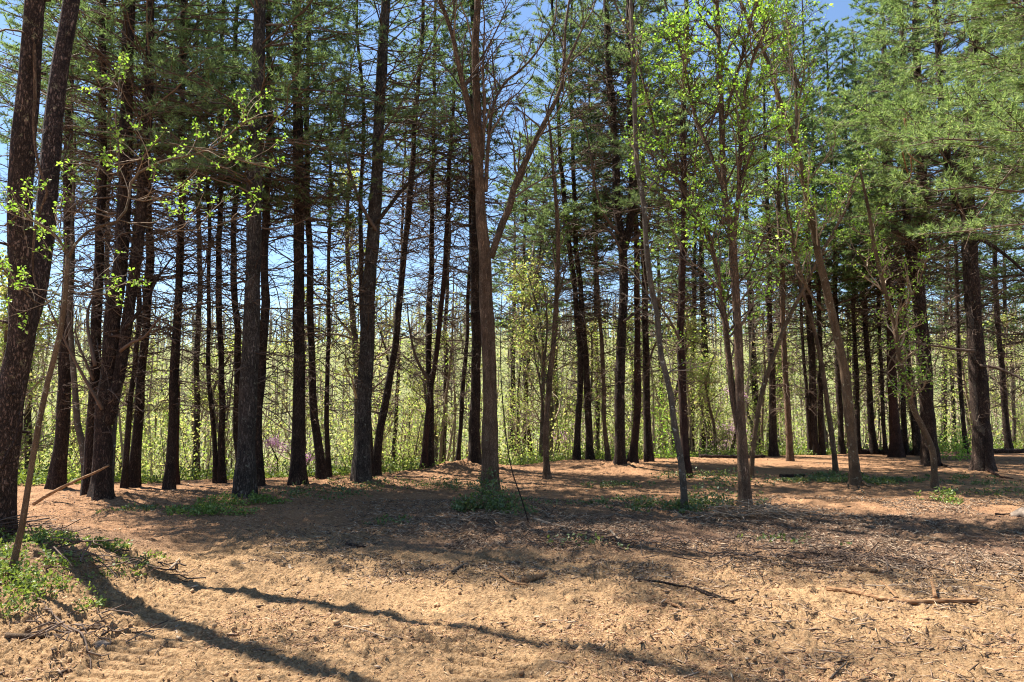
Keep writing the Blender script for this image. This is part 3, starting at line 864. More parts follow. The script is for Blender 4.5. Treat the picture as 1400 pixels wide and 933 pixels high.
pine('thickest dark pine of the close group behind the slim leaning grey stem', [(1113, 622), (1111, 540), (1109, 480), (1106, 400), (1103, 300)], 12, H=17, hc=5.8, seed=42, dens=1.1, Lmax=2.6)
pine('dark pine touching the thickest one of the close group at the ridge', [(1124, 622), (1122, 540), (1121, 480), (1120, 400)], 8, H=15, hc=6.0, seed=43, Lmax=1.8)
pine('thin dark pole leaning at the front of the close group at the ridge', [(1108, 622), (1104, 560), (1099, 490), (1095, 420)], 5, H=13, hc=6.4, seed=44, Lmax=1.2)
pine('dark pine rising between the leaning smooth tree and the close group', [(1151, 621), (1148, 560), (1146, 500), (1143, 420), (1140, 300)], 8, H=16, hc=5.6, seed=45, Lmax=2.2)
pine('thin dark pine seen just past the leaning smooth-barked tree', [(1174, 621), (1172, 560), (1170, 500), (1167, 420)], 7, H=15, hc=5.6, seed=46, Lmax=1.9)
pine('leaning black pine at the ridge with low snags on both sides', [(1195, 621), (1190, 560), (1187, 500), (1183, 430), (1180, 330)], 9, H=16, hc=5.6, seed=47, Lmax=2.2, dead=1.0, up=0.15)
pine('sunlit red-brown pine, the only trunk glowing rust among dark ones', [(1225, 625), (1222, 560), (1219, 500), (1217, 440), (1214, 380), (1210, 260)], 16, H=17, hc=6.2, mat='red_bark', seed=48, Lmax=2.3, expo=0.9)
pine('thin dark pine just past the glowing rust trunk', [(1238, 622), (1235, 560), (1232, 500), (1230, 420)], 7, H=15, hc=6.2, seed=49, Lmax=1.7)
pine('thin dark pole before the glowing rust trunk', [(1211, 622), (1207, 560), (1204, 480), (1200, 400)], 5, H=14, hc=6.2, seed=50, Lmax=1.5)
pine('dark slanting pine touching the thick one behind the crooked sapling', [(1256, 623), (1250, 570), (1244, 520), (1238, 460), (1232, 380)], 11, H=16, hc=6.0, seed=51)
pine('thick dark pine directly behind the crooked leafing sapling',
     [(1273, 637), (1269, 580), (1265, 520), (1260, 450), (1256, 400), (1253, 360), (1257, 320), (1260, 270), (1258, 180), (1252, 60)], 22, H=19, hc=6.4, seed=52, dens=1.2, Lmax=2.8, expo=0.6, dead=0.9,
     arms=[([(1258, 430), (1248, 380), (1242, 330), (1238, 250), (1235, 120)], 12, 6.4)])
pine('thick reddish-black pine with a flared root foot, largest trunk past the crooked sapling',
     [(1345, 647), (1343, 600), (1339, 540), (1335, 480), (1330, 410), (1326, 350), (1323, 290), (1322, 250), (1325, 160), (1331, 80), (1336, 0)], 27, H=20, hc=6.6, seed=53, dens=1.4, Lmax=3.4, expo=0.5, dead=0.9, flare=0.6, nmat='bright_needles',
     arms=[([(1324, 300), (1308, 275), (1300, 240), (1290, 190), (1285, 110)], 11, 6.8)],
     limbs=[([(1332, 480), (1315, 478), (1290, 472), (1265, 470)], 5), ([(1325, 310), (1300, 275), (1290, 250)], 4), ([(1340, 500), (1362, 508), (1398, 545)], 5), ([(1328, 320), (1360, 345), (1395, 385), (1420, 420)], 6)])
pine('leaning pine beyond the ridge past the thick trunk with the flared foot', [(1380, 619), (1374, 560), (1369, 500), (1364, 440), (1360, 360)], 9, H=15, hc=6.0, seed=54, Lmax=2.0)
pine('thin pine seen between the crooked sapling and the thick flared trunk, the straighter one', [(1305, 608), (1303, 550), (1301, 500), (1300, 400)], 6, H=14, hc=6.2, seed=55, Lmax=1.6)
pine('thin leaning pine next to the thick flared trunk, foot in green bushes', [(1321, 620), (1316, 560), (1311, 500), (1309, 420)], 6, H=14, hc=6.2, seed=56, Lmax=1.6)
# near pine just outside the frame, its boughs reach in at the upper corner
pine('pine at the frame edge whose low bright boughs sweep in over the clearing', [(1545, 700), (1542, 560), (1535, 380), (1525, 200), (1518, 0)], 34, H=18, hc=4.6, seed=57, dens=1.5, Lmax=3.6, nmat='bright_needles',
     az=math.pi, azw=0.9, dead=0.8, h0=2.0, deadL=2.6, fine=1.1)
pine('pine at the frame edge behind the bright boughs, bristling with drooping dark branches', [(1452, 632), (1448, 560), (1440, 400), (1432, 200)], 24, H=19, hc=5.0, seed=58, dens=1.2, Lmax=3.0, nmat='bright_needles', dead=1.0, deadL=3.2, up=-0.1)
for k, (lab, px, py, w_, c_) in enumerate([
        ('far pine with a dense pale crown filling the gap behind the twin dark pines', 760, 612, 9, 3.6),
        ('far pine with a dense pale crown rising behind the small forked tree', 700, 611, 9, 3.9),
        ('far pine with a blue-green crown seen behind the big black fork', 905, 608, 9, 3.8),
        ('far pine with a full crown between the leafing tree and the wavy trunk', 1065, 607, 9, 3.9),
        ('far pine with a full crown behind the leaning smooth-barked tree', 1160, 607, 9, 3.9),
        ('far pine with a full dark crown over the glowing rust trunk', 1205, 609, 9, 3.9),
        ('far pine with a low crown behind the crooked sapling', 1290, 607, 9, 3.9),
        ('far pine with a low crown in the last gap before the frame edge', 1375, 607, 9, 3.9),
        ('far pine with a ragged crown above the stout double-stemmed pine', 150, 655, 10, 6.5),
        ('far pine with a ragged crown behind the slender lone pine', 268, 650, 9, 6.8),
        ('far pine at the edge of the frame behind the huge double pine', 40, 655, 10, 6.0)]):
    dx = 5 * math.sin(k * 2.3)
    pine(lab, [(px, py), (px + dx * 0.4, 500), (px + dx, 350), (px + dx * 0.7, 200)], w_, H=15, hc=c_ + 1.6, seed=70 + k, dens=1.25, Lmax=3.0 if px > 690 else 2.2, nmat='far_needles' if px < 950 and px > 690 else 'needles', group='pines further down the slope')

# ------------------------------------------------------------------ broadleaf trees
def leafy(label, stem, w, limbs, mat, cat='tree', name='broadleaf_tree', group=None, leafm='spring', leaf_size=0.05, leaf_n=5, leaf_spread=0.09,
          H=9.0, lean=0.0, seed=1, twigs=26, tw_len=1.3, tw_level=1, tw_from=0.3, leaf_prob=0.8, bare=False, segs=22, expo=0.7, flare=0.5, nsub=4, extra_tips=None,
          spread=0.75, upw=0.25, droop=0.1, stop=False, leaf_zmin=-9, gn=0.15, tipr=0.008, rough=0.14, wl=None, trunk_tw=None, tws=1.0, lws=1.0):
    """stem: pixel outline; limbs: list of (pixel outline, width in px, depth drift in metres)"""
    reseed(seed * 31 + 3)
    if stop:
        g = on_ground(*stem[0]); D = g[1]; P = px_path(stem, D, lean); P[0] = g
        P = np.vstack([[P[0][0], P[0][1], P[0][2] - 0.2], P])
        H = P[-1][2] + 0.3
    else:
        P, D = trunk_path(stem, H, lean, 0.25, seed)
    base = P[1].copy()
    t = thing(name, label, cat, base, group)
    r0 = w * D / FPX / 2
    hero = w >= 9
    C = catmull(P, 0.07 if hero else 0.12)
    R = stem_radius(C[:, 2], r0, H * 1.02, expo, tipr)
    if wl:
        zz = [at(CX, y_, D)[2] for y_, _ in wl] + [H]; ww = [v_ * D / FPX / 2 for _, v_ in wl] + [0.01]
        R = np.interp(C[:, 2], zz, ww)
    mb = MB(); tube(mb, C, R, segs if hero else 10, True, rough, seed, (flare, 0.10 + r0 * 1.2, 4))
    link('trunk', mb.mesh('tree_trunk', M[mat], base), t)
    tips = []; TW = MB()

    def sprout(A, r, n, L, lo):
        for k in range(n):
            u = lo + (1 - lo) * RNG.random()
            i = min(int(u * (len(A) - 1)), len(A) - 2)
            td = norm(A[i + 1] - A[i])
            d = td * (1 - 0.4 * spread) + norm(RNG.normal(size=3)) * spread + np.array([0, 0, upw])
            rr = tws * max(0.004, min(0.02, r * (1 - u) * 0.6 + 0.006))
            grow(TW, tips, A[i], d, L * RNG.uniform(0.5, 1.1) * (1.1 - 0.5 * u), rr, tw_level, gn, D, nsub, upw, spread)
    sprout(C, r0, twigs if trunk_tw is None else trunk_tw, tw_len, tw_from)
    for (lp, lw, dy) in limbs:
        A = px_path(lp, D + lean * 3)
        A[:, 1] += np.linspace(0, 1, len(A)) ** 1.2 * dy
        # keep the outline while the limb drifts in depth
        A = EYE + (A - EYE)
        LC = catmull(A, 0.08)
        lr = lws * lw * D / FPX / 2
        mb = MB(); tube(mb, LC, np.linspace(lr, max(lr * 0.35, 0.006), len(LC)), 12 if lw > 5 else 7, True, rough * 0.8, seed + int(lw))
        link('limb', mb.mesh('tree_limb', M[mat], base), t)
        ln = np.linalg.norm(np.diff(LC, axis=0), axis=1).sum()
        sprout(LC, lr, max(4, int(ln * twigs / 6)), tw_len * 0.9, 0.15)
        if LC[-1][2] > 6:      # limbs that leave the frame go on upwards
            grow(TW, tips, LC[-1], norm(LC[-1] - LC[-4]) + [0, 0, 0.4], 3.0, lr * 0.4, 2, 0.12, D, 5, 0.4)
    if not TW.empty():
        link('twigs_and_shoots', TW.mesh('tree_twigs', M['pale_twig' if mat in ('grey_bark', 'tan_bark') else 'twig'], base), t)
    if not bare and tips:
        T = np.array(tips); T = T[T[:, 2] > leaf_zmin]; T = T[RNG.random(len(T)) < leaf_prob]
        mb = MB(); leaves(mb, T, leaf_size, leaf_spread, leaf_n, 0.2, droop)
        link('crown', mb.mesh('tree_leaves', M[leafm], base, False), t)
    return t


leafy('tall forked tree with peeling brown bark, ivy at its foot and one long slanting limb',
      [(672, 682), (670, 640), (670, 560), (668, 480), (664, 400), (663, 350), (658, 300), (656, 240), (654, 180), (651, 120), (650, 60), (653, 0)], 23,
      [([(656, 262), (653, 225), (648, 190), (641, 150), (631, 110), (620, 60), (605, 20), (597, 0)], 12, -0.6), ([(671, 352), (680, 325), (688, 300), (696, 280), (704, 247), (722, 205), (744, 158), (764, 116), (772, 90), (775, 60), (778, 0)], 10.5, 0.9),
       ([(770, 98), (785, 62), (798, 30), (812, 2)], 5, 0.4),
       ([(664, 262), (667, 200), (674, 140), (690, 104), (712, 82), (735, 52), (762, 4)], 6, 0.7),
       ([(660, 215), (662, 160), (661, 100), (663, 36)], 5, -0.2)],
      'brown_bark', H=14, seed=101, twigs=16, tw_len=1.6, tw_level=2, tw_from=0.5, bare=True, wl=[(690, 22), (560, 20), (400, 18.5), (350, 17.5), (300, 15.5), (240, 12), (120, 11), (0, 9)], expo=0.45, flare=0.2, nsub=4, gn=0.12)

leafy('many-stemmed tree with fresh yellow-green leaves and a heap of twigs at its foot',
      [(1019, 700), (1017, 650), (1014, 600), (1011, 540), (1010, 480), (1007, 420), (1003, 360), (1001, 320), (990, 260), (987, 180), (985, 100), (980, 0)], 15,
      [([(1012, 600), (1004, 550), (1000, 500), (996, 450), (992, 400), (982, 340), (972, 300), (955, 268), (936, 232), (917, 192), (903, 140), (890, 80)], 9, 0.8),
       ([(1003, 330), (1007, 280), (1008, 230), (1012, 140), (1022, 90), (1034, 50), (1010, 5)], 7, -0.5),
       ([(990, 260), (976, 215), (965, 180), (952, 130), (944, 70), (928, 4)], 6, 0.6),
       ([(987, 180), (1000, 120), (1015, 60), (1022, 5)], 5, -0.5),
       ([(996, 450), (985, 420), (975, 370), (960, 330), (945, 300)], 4, -0.6)],
      'brown_bark', H=11, seed=102, wl=[(700, 16), (600, 14), (480, 12), (400, 11), (300, 9), (150, 7), (0, 5)], twigs=26, tw_len=1.5, tw_level=2, tw_from=0.34, leaf_prob=0.35, leaf_size=0.06, leaf_n=7, leaf_spread=0.06, expo=0.5, leaf_zmin=1.8)

leafy('thin pale tree with mottled grey bark leaning past the reddish pine',
      [(936, 700), (934, 660), (929, 620), (922, 580), (917, 540), (910, 510), (903, 480), (898, 430), (890, 390), (884, 340), (880, 280), (873, 240), (869, 190)], 7.5,
      [([(896, 420), (880, 390), (868, 350)], 3, 0.3), ([(911, 512), (930, 500), (944, 490)], 2.5, 0.2)], 'grey_bark', H=9.5, seed=103, twigs=14, tw_len=0.9, tw_level=1, tw_from=0.5, leaf_prob=0.25, expo=0.35)

leafy('thin sun-tanned tree slanting away from the foot of the many-stemmed leafing tree',
      [(1027, 654), (1029, 620), (1036, 565), (1046, 522), (1061, 478), (1080, 432), (1100, 392), (1120, 352), (1148, 302), (1160, 278), (1166, 250), (1180, 225)], 6,
      [([(1148, 302), (1152, 270), (1150, 240)], 2, 0.3)], 'tan_bark', H=7.6, seed=104, twigs=20, tw_len=0.9, tw_level=1, tw_from=0.6, leaf_prob=0.8, leaf_size=0.05, expo=0.4)

leafy('smooth-barked tree leaning back over green ground cover, with splayed roots',
      [(1170, 668), (1167, 624), (1160, 560), (1155, 510), (1149, 480), (1140, 440), (1130, 395), (1119, 350), (1112, 310), (1106, 281), (1097, 240), (1091, 210), (1081, 180), (1072, 157), (1060, 120), (1048, 80), (1030, 40), (1012, 0)], 16,
      [([(1090, 206), (1092, 160), (1094, 110), (1092, 60), (1089, 0)], 6, 0.6),
       ([(1125, 425), (1105, 400), (1090, 370), (1078, 320), (1068, 270), (1065, 200)], 4, -0.4),
       ([(1094, 120), (1080, 80), (1068, 40), (1062, 0)], 4, 0.4)],
      'tan_bark', H=11.5, seed=105, wl=[(668, 15), (600, 13), (480, 11.5), (350, 9.5), (200, 7.5), (100, 6), (0, 5)], twigs=20, tw_len=1.25, tw_level=2, tw_from=0.42, leaf_prob=0.42, leaf_size=0.058, leaf_n=6, expo=0.5, flare=0.75)

leafy('slim leaning grey stem standing in the clearing before the close group of pines',
      [(1143, 648), (1138, 600), (1132, 560), (1127, 520), (1120, 480), (1110, 440), (1096, 395), (1086, 350), (1076, 290), (1070, 240)], 6, [], 'brown_bark', H=8.5, seed=106, twigs=12, tw_len=1.0, tw_from=0.5, leaf_prob=0.4, leaf_size=0.055)

leafy('crooked pale sapling with a kinked trunk and twiggy grey branches',
      [(1278, 668), (1277, 640), (1275, 616), (1263, 588), (1250, 562), (1241, 532), (1234, 508), (1228, 478), (1222, 440), (1211, 405), (1203, 370), (1194, 330), (1188, 290)], 7,
      [([(1241, 532), (1228, 500), (1232, 470), (1240, 440), (1238, 400)], 3.5, 0.2), ([(1252, 565), (1243, 545), (1258, 520), (1270, 500), (1275, 470)], 2.5, -0.3),
       ([(1222, 440), (1236, 420), (1250, 380), (1262, 340)], 3, -0.4), ([(1211, 405), (1196, 380), (1180, 345), (1170, 335)], 3, 0.3), ([(1228, 478), (1212, 500), (1205, 540)], 2.5, -0.2)],
      'tan_bark', cat='sapling', name='sapling', H=6.6, seed=107, twigs=26, tw_len=0.9, tw_level=1, tw_from=0.3, leaf_prob=0.5, leaf_size=0.055, leaf_n=6, stop=False, gn=0.22, expo=0.4)

leafy('small forked tree with a smooth dark stem, standing alone past the forked brown tree',
      [(748, 655), (746, 600), (750, 540), (753, 500), (756, 480), (760, 420), (763, 350), (762, 300), (757, 240), (752, 180)], 8,
      [([(746, 615), (742, 560), (738, 520), (732, 490), (730, 470)], 4, 0.4), ([(740, 516), (746, 480), (748, 430), (742, 380)], 3.5, 0.2), ([(761, 415), (770, 380), (776, 340)], 3, 0.3)],
      'brown_bark', H=9, seed=108, twigs=16, tw_len=1.0, tw_level=1, tw_from=0.45, leaf_prob=0.25, expo=0.5)

leafy('thin slanting sapling on the near bank, forking into arched branches with leaf tufts',
      [(14, 798), (22, 755), (30, 720), (38, 670), (46, 620), (56, 565), (66, 520), (77, 478), (85, 440), (90, 395), (93, 347)], 7,
      [([(93, 350), (80, 324), (66, 312), (54, 305), (42, 288), (36, 272)], 6.5, -0.2), ([(54, 305), (35, 298), (12, 292)], 4, 0.2), ([(36, 272), (20, 292), (-5, 305)], 3, 0.1),
       ([(94, 352), (102, 332), (114, 316), (130, 306), (150, 299), (160, 282), (162, 262), (161, 240), (170, 224), (198, 206), (232, 196), (262, 184), (290, 160), (312, 138), (348, 126)], 6.5, 0.5),
       ([(161, 240), (160, 205), (152, 175), (147, 150), (147, 95)], 3, 0.2), ([(160, 300), (190, 307), (230, 311), (275, 303), (326, 278)], 2.6, 0.3),
       ([(163, 266), (200, 277), (235, 270), (262, 256), (282, 243)], 2.6, -0.2), ([(155, 250), (130, 225), (105, 216), (70, 208)], 3, 0.2), ([(205, 203), (190, 215), (150, 222)], 2, 0.1),
       ([(232, 196), (280, 204), (330, 218), (372, 226)], 2.6, 0.1), ([(92, 372), (70, 420), (50, 400), (20, 360)], 2, -0.3), ([(90, 400), (110, 398), (145, 400)], 1.6, 0.2)],
      'tan_bark', cat='sapling', name='sapling', seed=109, twigs=36, trunk_tw=2, tws=0.45, lws=0.62, tw_len=0.6, tw_level=1, tw_from=0.97, leaf_prob=0.6, leaf_size=0.032, leaf_n=7, leaf_spread=0.025, stop=True, expo=0.35, nsub=2, gn=0.2, spread=0.6, tipr=0.006, rough=0.1, flare=0.35)

leafy('slim curved grey tree bowing out from the foot of the dark left-hand stem', [(117, 672), (115, 630), (112, 605), (106, 580), (103, 540), (100, 500), (98, 470), (95, 430), (96, 380)], 8, [], 'grey_bark', H=7.5, seed=110,
      twigs=10, tw_len=0.9, tw_from=0.5, leaf_prob=0.3)
leafy('thin pale pole leaning beside the stout double-stemmed pine', [(151, 686), (155, 610), (160, 540), (167, 470), (175, 410), (180, 350)], 5, [], 'grey_bark', H=8, seed=111, twigs=8, tw_len=0.8, tw_from=0.6, leaf_prob=0.3)

# ---- vines and hanging wood
def strand(name, label, cat, paths, D, mat, rough=0.05, group=None):
    A0 = px_path(paths[0][0], D); base = A0[0]
    mb = MB()
    for (pp, w_, dy) in paths:
        A = px_path(pp, D); A[:, 1] += np.linspace(0, dy, len(A))
        C = catmull(A, 0.05); tube(mb, C, w_ * D / FPX / 2 * np.linspace(1, 0.55, len(C)), 8, True, rough, 4)
        base = A0[0]
    o = link(name, mb.mesh(name, M[mat], base)); o.location = base
    return tag(o, label, cat, group)


DA = on_ground(-6, 735)[1]
strand('vine', 'rough brown vine hanging down the trunk of the huge double pine', 'vine',
       [([(46, 40), (47, 120), (44, 170), (48, 215), (58, 250), (60, 262), (50, 285), (42, 310), (38, 345), (38, 372), (45, 400)], 5, 0.1)], DA - 0.75, 'brown_bark')
strand('vine', 'thick dark vine looping up the lower trunk of the huge double pine', 'vine',
       [([(2, 640), (12, 620), (22, 600), (28, 575), (31, 550), (33, 520)], 6, 0.0), ], DA - 0.42, 'pine_bark')
DW = on_ground(1278, 668)[1]
strand('hanging_branch', 'splintered orange branch hanging vertically among the green boughs', 'broken branch',
       [([(1237, 162), (1241, 180), (1238, 198), (1243, 214), (1250, 231)], 3.2, 0.25), ([(1238, 200), (1240, 212), (1246, 222), (1254, 229)], 2.5, -0.2), ([(1245, 216), (1248, 232), (1246, 248)], 2.4, 0.1)], DW - 0.8, 'split')
g = on_ground(47, 690)
strand('snapped_branch', 'snapped pale branch slanting up from the bank with a splintered orange tip', 'broken branch',
       [([(45, 690), (62, 678), (85, 665), (105, 655), (120, 648), (138, 638)], 5.0, 0.25)], g[1] - 0.3, 'split')
strand('leaning_vine', 'thin dark vine slanting to the ground past the forked brown tree', 'vine',
       [([(722, 712), (712, 680), (700, 645), (692, 600), (687, 550), (684, 500), (684, 440), (686, 380)], 1.8, 0.6)], on_ground(722, 712)[1], 'pine_bark')

# ------------------------------------------------------------------ slender trees down the slope and on the far hillside
def proto_tree(seed, H, leafm, nl, size, barkm, crown_from=0.35, sp=0.8):
    reseed(seed)
    P = np.array([[0, 0, -0.5], [0, 0, 0], [RNG.normal() * .2, RNG.normal() * .2, H * 0.35], [RNG.normal() * .35, RNG.normal() * .35, H * 0.7], [RNG.normal() * .5, RNG.normal() * .5, H]])
    C = catmull(P, 0.6); R = 0.02 + (0.055 + 0.004 * H) * np.maximum(1 - C[:, 2].clip(0) / H, 0) ** 0.8
    tr = MB(); tube(tr, C, R, 7, True, 0.05, seed)
    tips = []; tw = MB()
    for k in range(16):
        u = RNG.uniform(crown_from, 0.97); i = min(int(u * (len(C) - 1)), len(C) - 2)
        a = RNG.uniform(0, 6.28)
        grow(tw, tips, C[i], [math.cos(a), math.sin(a), RNG.uniform(0.3, 1.2)], H * 0.22 * (1.25 - u) * RNG.uniform(0.7, 1.3), 0.03, 2, 0.16, 20, 4, 0.35, sp)
    lv = MB(); T = np.array(tips)
    T = T[RNG.integers(0, len(T), nl)]
    leaves(lv, T + RNG.normal(size=T.shape) * 0.12, size, 0.22, 3, 0.1, 0.1)
    return tr.mesh('slender_trunk', M[barkm]), tw.mesh('slender_twigs', M['pale_twig']), lv.mesh('slender_leaves', M[leafm], (0, 0, 0), False)


PROTO = [proto_tree(900 + k, h_, 'far_spring', n_, 0.085, b_) for k, (h_, n_, b_) in enumerate([(6, 700, 'grey_bark'), (7.5, 800, 'grey_bark'), (5, 700, 'tan_bark'), (8, 700, 'grey_bark'), (7, 250, 'pine_bark')])]
PINKP = proto_tree(950, 4.2, 'pink', 1000, 0.055, 'pine_bark', 0.25, 0.9)
reseed(4242)


def place_tree(name, proto, x, y, s, rz, label, cat, group):
    z = gz(x, y)
    t = thing(name, label, cat, (x, y, z), group)
    t.rotation_euler = (0, 0, rz); t.scale = (s, s, s)
    link('trunk', proto[0], t); c = link('crown', proto[2], t)
    tw = link('twigs', proto[1], c)
    return t


LAND = [(-60, 'the frame edge'), (15, 'the huge double pine'), (140, 'the double-stemmed pine'), (232, 'the slender lone pine'), (340, 'the grey-mottled pine'), (407, 'the straight black pine'),
        (495, 'the bare-limbed pine'), (584, 'the crossed pair'), (665, 'the forked brown tree'), (748, 'the small forked tree'), (800, 'the twin dark pines'), (848, 'the low-forked pine'),
        (935, 'the pale leaning tree'), (1018, 'the many-stemmed tree'), (1080, 'the wavy trunk'), (1165, 'the smooth-barked tree'), (1225, 'the rust trunk'), (1275, 'the crooked sapling'),
        (1345, 'the flared trunk'), (1460, 'the far frame edge')]
LOOKS = ['short grey-stemmed', 'full-leaved grey-stemmed', 'small tan-stemmed', 'tall grey-stemmed', 'nearly bare dark-stemmed']
spots = []; used = {}
while len(spots) < 64:
    px = RNG.uniform(-50, 1450); n_ = len(spots)
    d = RNG.uniform(2.5, 26) if n_ % 3 else RNG.uniform(2, 8)
    x0 = (px - 700) / FPX * 22; Y = float(ridge(x0)) + d; x = (px - 700) / FPX * Y
    if any((x - a) ** 2 + (Y - b) ** 2 < 1.6 for a, b in spots): continue
    li = max(i for i, (lx, _) in enumerate(LAND) if lx <= px)
    free = [q for q in range(5) if (li, q, d > 9) not in used]
    if not free: continue
    q = free[int(RNG.integers(0, len(free)))]
    used[(li, q, d > 9)] = 1
    spots.append((x, Y))
    place_tree('slender_tree', PROTO[q], x, Y, RNG.uniform(0.75, 1.2), RNG.uniform(0, 6.28),
               '%s tree %s between %s and %s' % (LOOKS[q], 'far downslope' if d > 9 else 'just downslope', LAND[li][1], LAND[li + 1][1]), 'tree', 'slender young trees on the slope beyond the pines')
for (px, Y, s, lab) in ((374, 22.5, 0.6, 'pink blossoming tree seen between the grey-mottled pine and the straight black pine'),
                        (433, 23.5, 0.52, 'pink blossoming tree glimpsed either side of the leaning dark pine'),
                        (772, 31, 0.8, 'pale pink blossoming tree far down the slope behind the small forked tree'),
                        (988, 28.5, 0.8, 'mauve blossoming tree behind the many-stemmed leafing tree'),
                        (198, 34, 0.8, 'faint pink blossoming tree beyond the leaning slim pines')):
    x = (px - 700) / FPX * Y
    place_tree('blossom_tree', PINKP, x, Y, s, px, lab, 'blossom tree', 'pink blossoming trees down the slope')

# the wood beyond: leaves of many trees too far and thick to count
def wood_mass(name, label, n, yr, hr, size, mat, seed, clump, thr, xr=1.05, trunks=0, pxmin=-200, pxmax=1600):
    reseed(seed)
    mb = MB()
    Y = np.exp(RNG.uniform(math.log(yr[0]), math.log(yr[1]), n))
    X = RNG.uniform(-xr, xr, n) * Y
    x0 = X / Y * 22
    ok = Y > ridge(x0) + 2.5
    X, Y = X[ok], Y[ok]
    Hh = hr[0] + RNG.random(len(X)) ** 0.8 * (hr[1] - hr[0]) * (0.12 + 1.3 * vnoise(X / clump / 1.7, Y / clump / 1.7, seed) ** 1.3)
    nz = vnoise(X / clump + 0.31 * Hh, Hh / clump * 1.2 + Y / clump * 0.7, seed + 1) * 0.6 + vnoise(X / clump * 3, Hh * 3 / clump + Y / clump * 2, seed + 2) * 0.4
    ok = nz > thr
    X, Y, Hh = X[ok], Y[ok], Hh[ok]
    C = np.stack([X, Y, base_height(X, Y) + Hh], -1)
    s = size[0] + (Y - yr[0]) / (yr[1] - yr[0]) * (size[1] - size[0])
    m = len(C)
    d = norm(RNG.normal(size=C.shape)); L = (s * RNG.uniform(0.5, 1.3, m))[:, None]
    sd = norm(np.cross(d, RNG.normal(size=C.shape)))
    V = np.stack([C, C + d * L * .5 - sd * L * .35, C + d * L, C + d * L * .5 + sd * L * .35], 1).reshape(-1, 3)
    mb.add(V, np.arange(m * 4).reshape(-1, 4))
    o = link(name, mb.mesh(name, M[mat], (0, 0, 0), False))
    tag(o, label, None, None, 'stuff')
    if trunks:
        Y = np.exp(RNG.uniform(math.log(yr[0]), math.log(yr[1]), trunks)); X = RNG.uniform(-xr, xr, trunks) * Y
        ok = Y > ridge(X / Y * 22) + 3; X, Y = X[ok], Y[ok]
        z = base_height(X, Y); hh = RNG.uniform(0.7, 1.25, len(X)) * hr[1]
        lx, ly = RNG.normal(size=(2, len(X))) * 0.35
        P = np.stack([np.stack([X + lx * t_ ** 1.5 + 0.15 * np.sin(5 * t_ + X), Y + ly * t_, z - 0.5 + (hh + .5) * t_], -1) for t_ in (0, 0.33, 0.66, 1.0)], 1)
        R = (0.03 + 0.0014 * Y)[:, None] * np.array([1, 0.8, 0.6, 0.25])
        mb2 = MB(); batch_tubes(mb2, P, R, 4)
        bb = []; bR = []
        for _ in range(7):
            u = RNG.uniform(0.3, 0.95, len(X))[:, None]; b0 = P[:, 0] + (P[:, 3] - P[:, 0]) * u
            a = RNG.uniform(0, 6.28, len(X)); dd = np.stack([np.cos(a), np.sin(a), RNG.uniform(0.4, 1.3, len(X))], -1); ll = (hr[1] * 0.22 * (1.2 - u))
            bb.append(np.stack([b0, b0 + dd * ll * .5, b0 + dd * ll + [0, 0, .2]], 1)); bR.append(R[:, :1] * np.array([0.4, 0.3, 0.15]))
        batch_tubes(mb2, np.concatenate(bb), np.concatenate(bR), 3)
        o2 = link('distant_trunks', mb2.mesh('distant_trunks', M['pale_twig']))
        tag(o2, 'pale bare trunks of the distant wood among young leaves', None, None, 'stuff')


wood_mass('valley_foliage', 'hazy mass of young yellow-green leaves down the slope behind the pines', 420000, (21, 62), (0.1, 6.0), (0.09, 0.15), 'far_spring', 501, 2.6, 0.48, trunks=300)
wood_mass('hillside_woods', 'pale green spring wood covering the far hillside', 260000, (62, 290), (0.2, 13), (0.26, 0.8), 'hill_leaf', 601, 9.0, 0.45, trunks=1500)

# bushes and fresh growth along the back edge of the clearing
def edge_growth():
    reseed(777)
    n = 60000
    X = RNG.uniform(-19, 26, n); off = RNG.exponential(1.5, n)
    Y = ridge(X) - 0.15 + off + 0.5 * (vnoise(X * 0.9, X * 0 + 3, 8) - 0.5)
    cl = vnoise(X / 0.9, Y / 0.9, 12)
    Hh = RNG.random(n) ** 1.6 * (0.12 + 0.95 * cl * smooth(0.0, 1.6, off)) * (0.6 + 1.1 * vnoise(X / 3, Y / 3, 19))
    ok = vnoise(X * 1.6, Y * 1.6 + Hh * 2, 15) > 0.38
    C = np.stack([X, Y, base_height(X, Y) + Hh], -1)[ok]
    mb = MB(); leaves(mb, C, 0.075, 0.05, 1, 0.5)
    o = link('undergrowth', mb.mesh('undergrowth', M['weed'], (0, 0, 0), False))
    tag(o, 'fresh bright green undergrowth along the back edge of the clearing', None, None, 'stuff')
    # bare stems standing in it
    m = 320
    X = RNG.uniform(-18, 26, m); Y = ridge(X) + 0.3 + RNG.exponential(2.2, m); z = base_height(X, Y)
    h = RNG.uniform(0.5, 2.6, m); a = RNG.normal(size=(2, m)) * 0.22
    P = np.stack([np.stack([X + a[0] * h * t_ + 0.05 * np.sin(9 * t_ + X * 3), Y + a[1] * h * t_, z + h * t_], -1) for t_ in (0, .3, .6, 1)], 1)
    mb = MB(); batch_tubes(mb, P, np.tile([0.014, 0.011, 0.008, 0.004], (m, 1)), 3)
    bb = []
    for _ in range(4):
        u = RNG.uniform(.3, .95, (m, 1)); b0 = P[:, 0] * (1 - u) + P[:, 3] * u; d = RNG.normal(size=(m, 3)) * .25 + [0, 0, .2]
        bb.append(np.stack([b0, b0 + d * .5 * h[:, None] ** .5, b0 + d * h[:, None] ** .5], 1))
    bb = np.concatenate(bb); batch_tubes(mb, bb, np.tile([.007, .005, .003], (len(bb), 1)), 3)
    o = link('brush_stems', mb.mesh('brush_stems', M['twig'])); tag(o, 'thin bare brush stems rising from the undergrowth', None, None, 'stuff')


edge_growth()

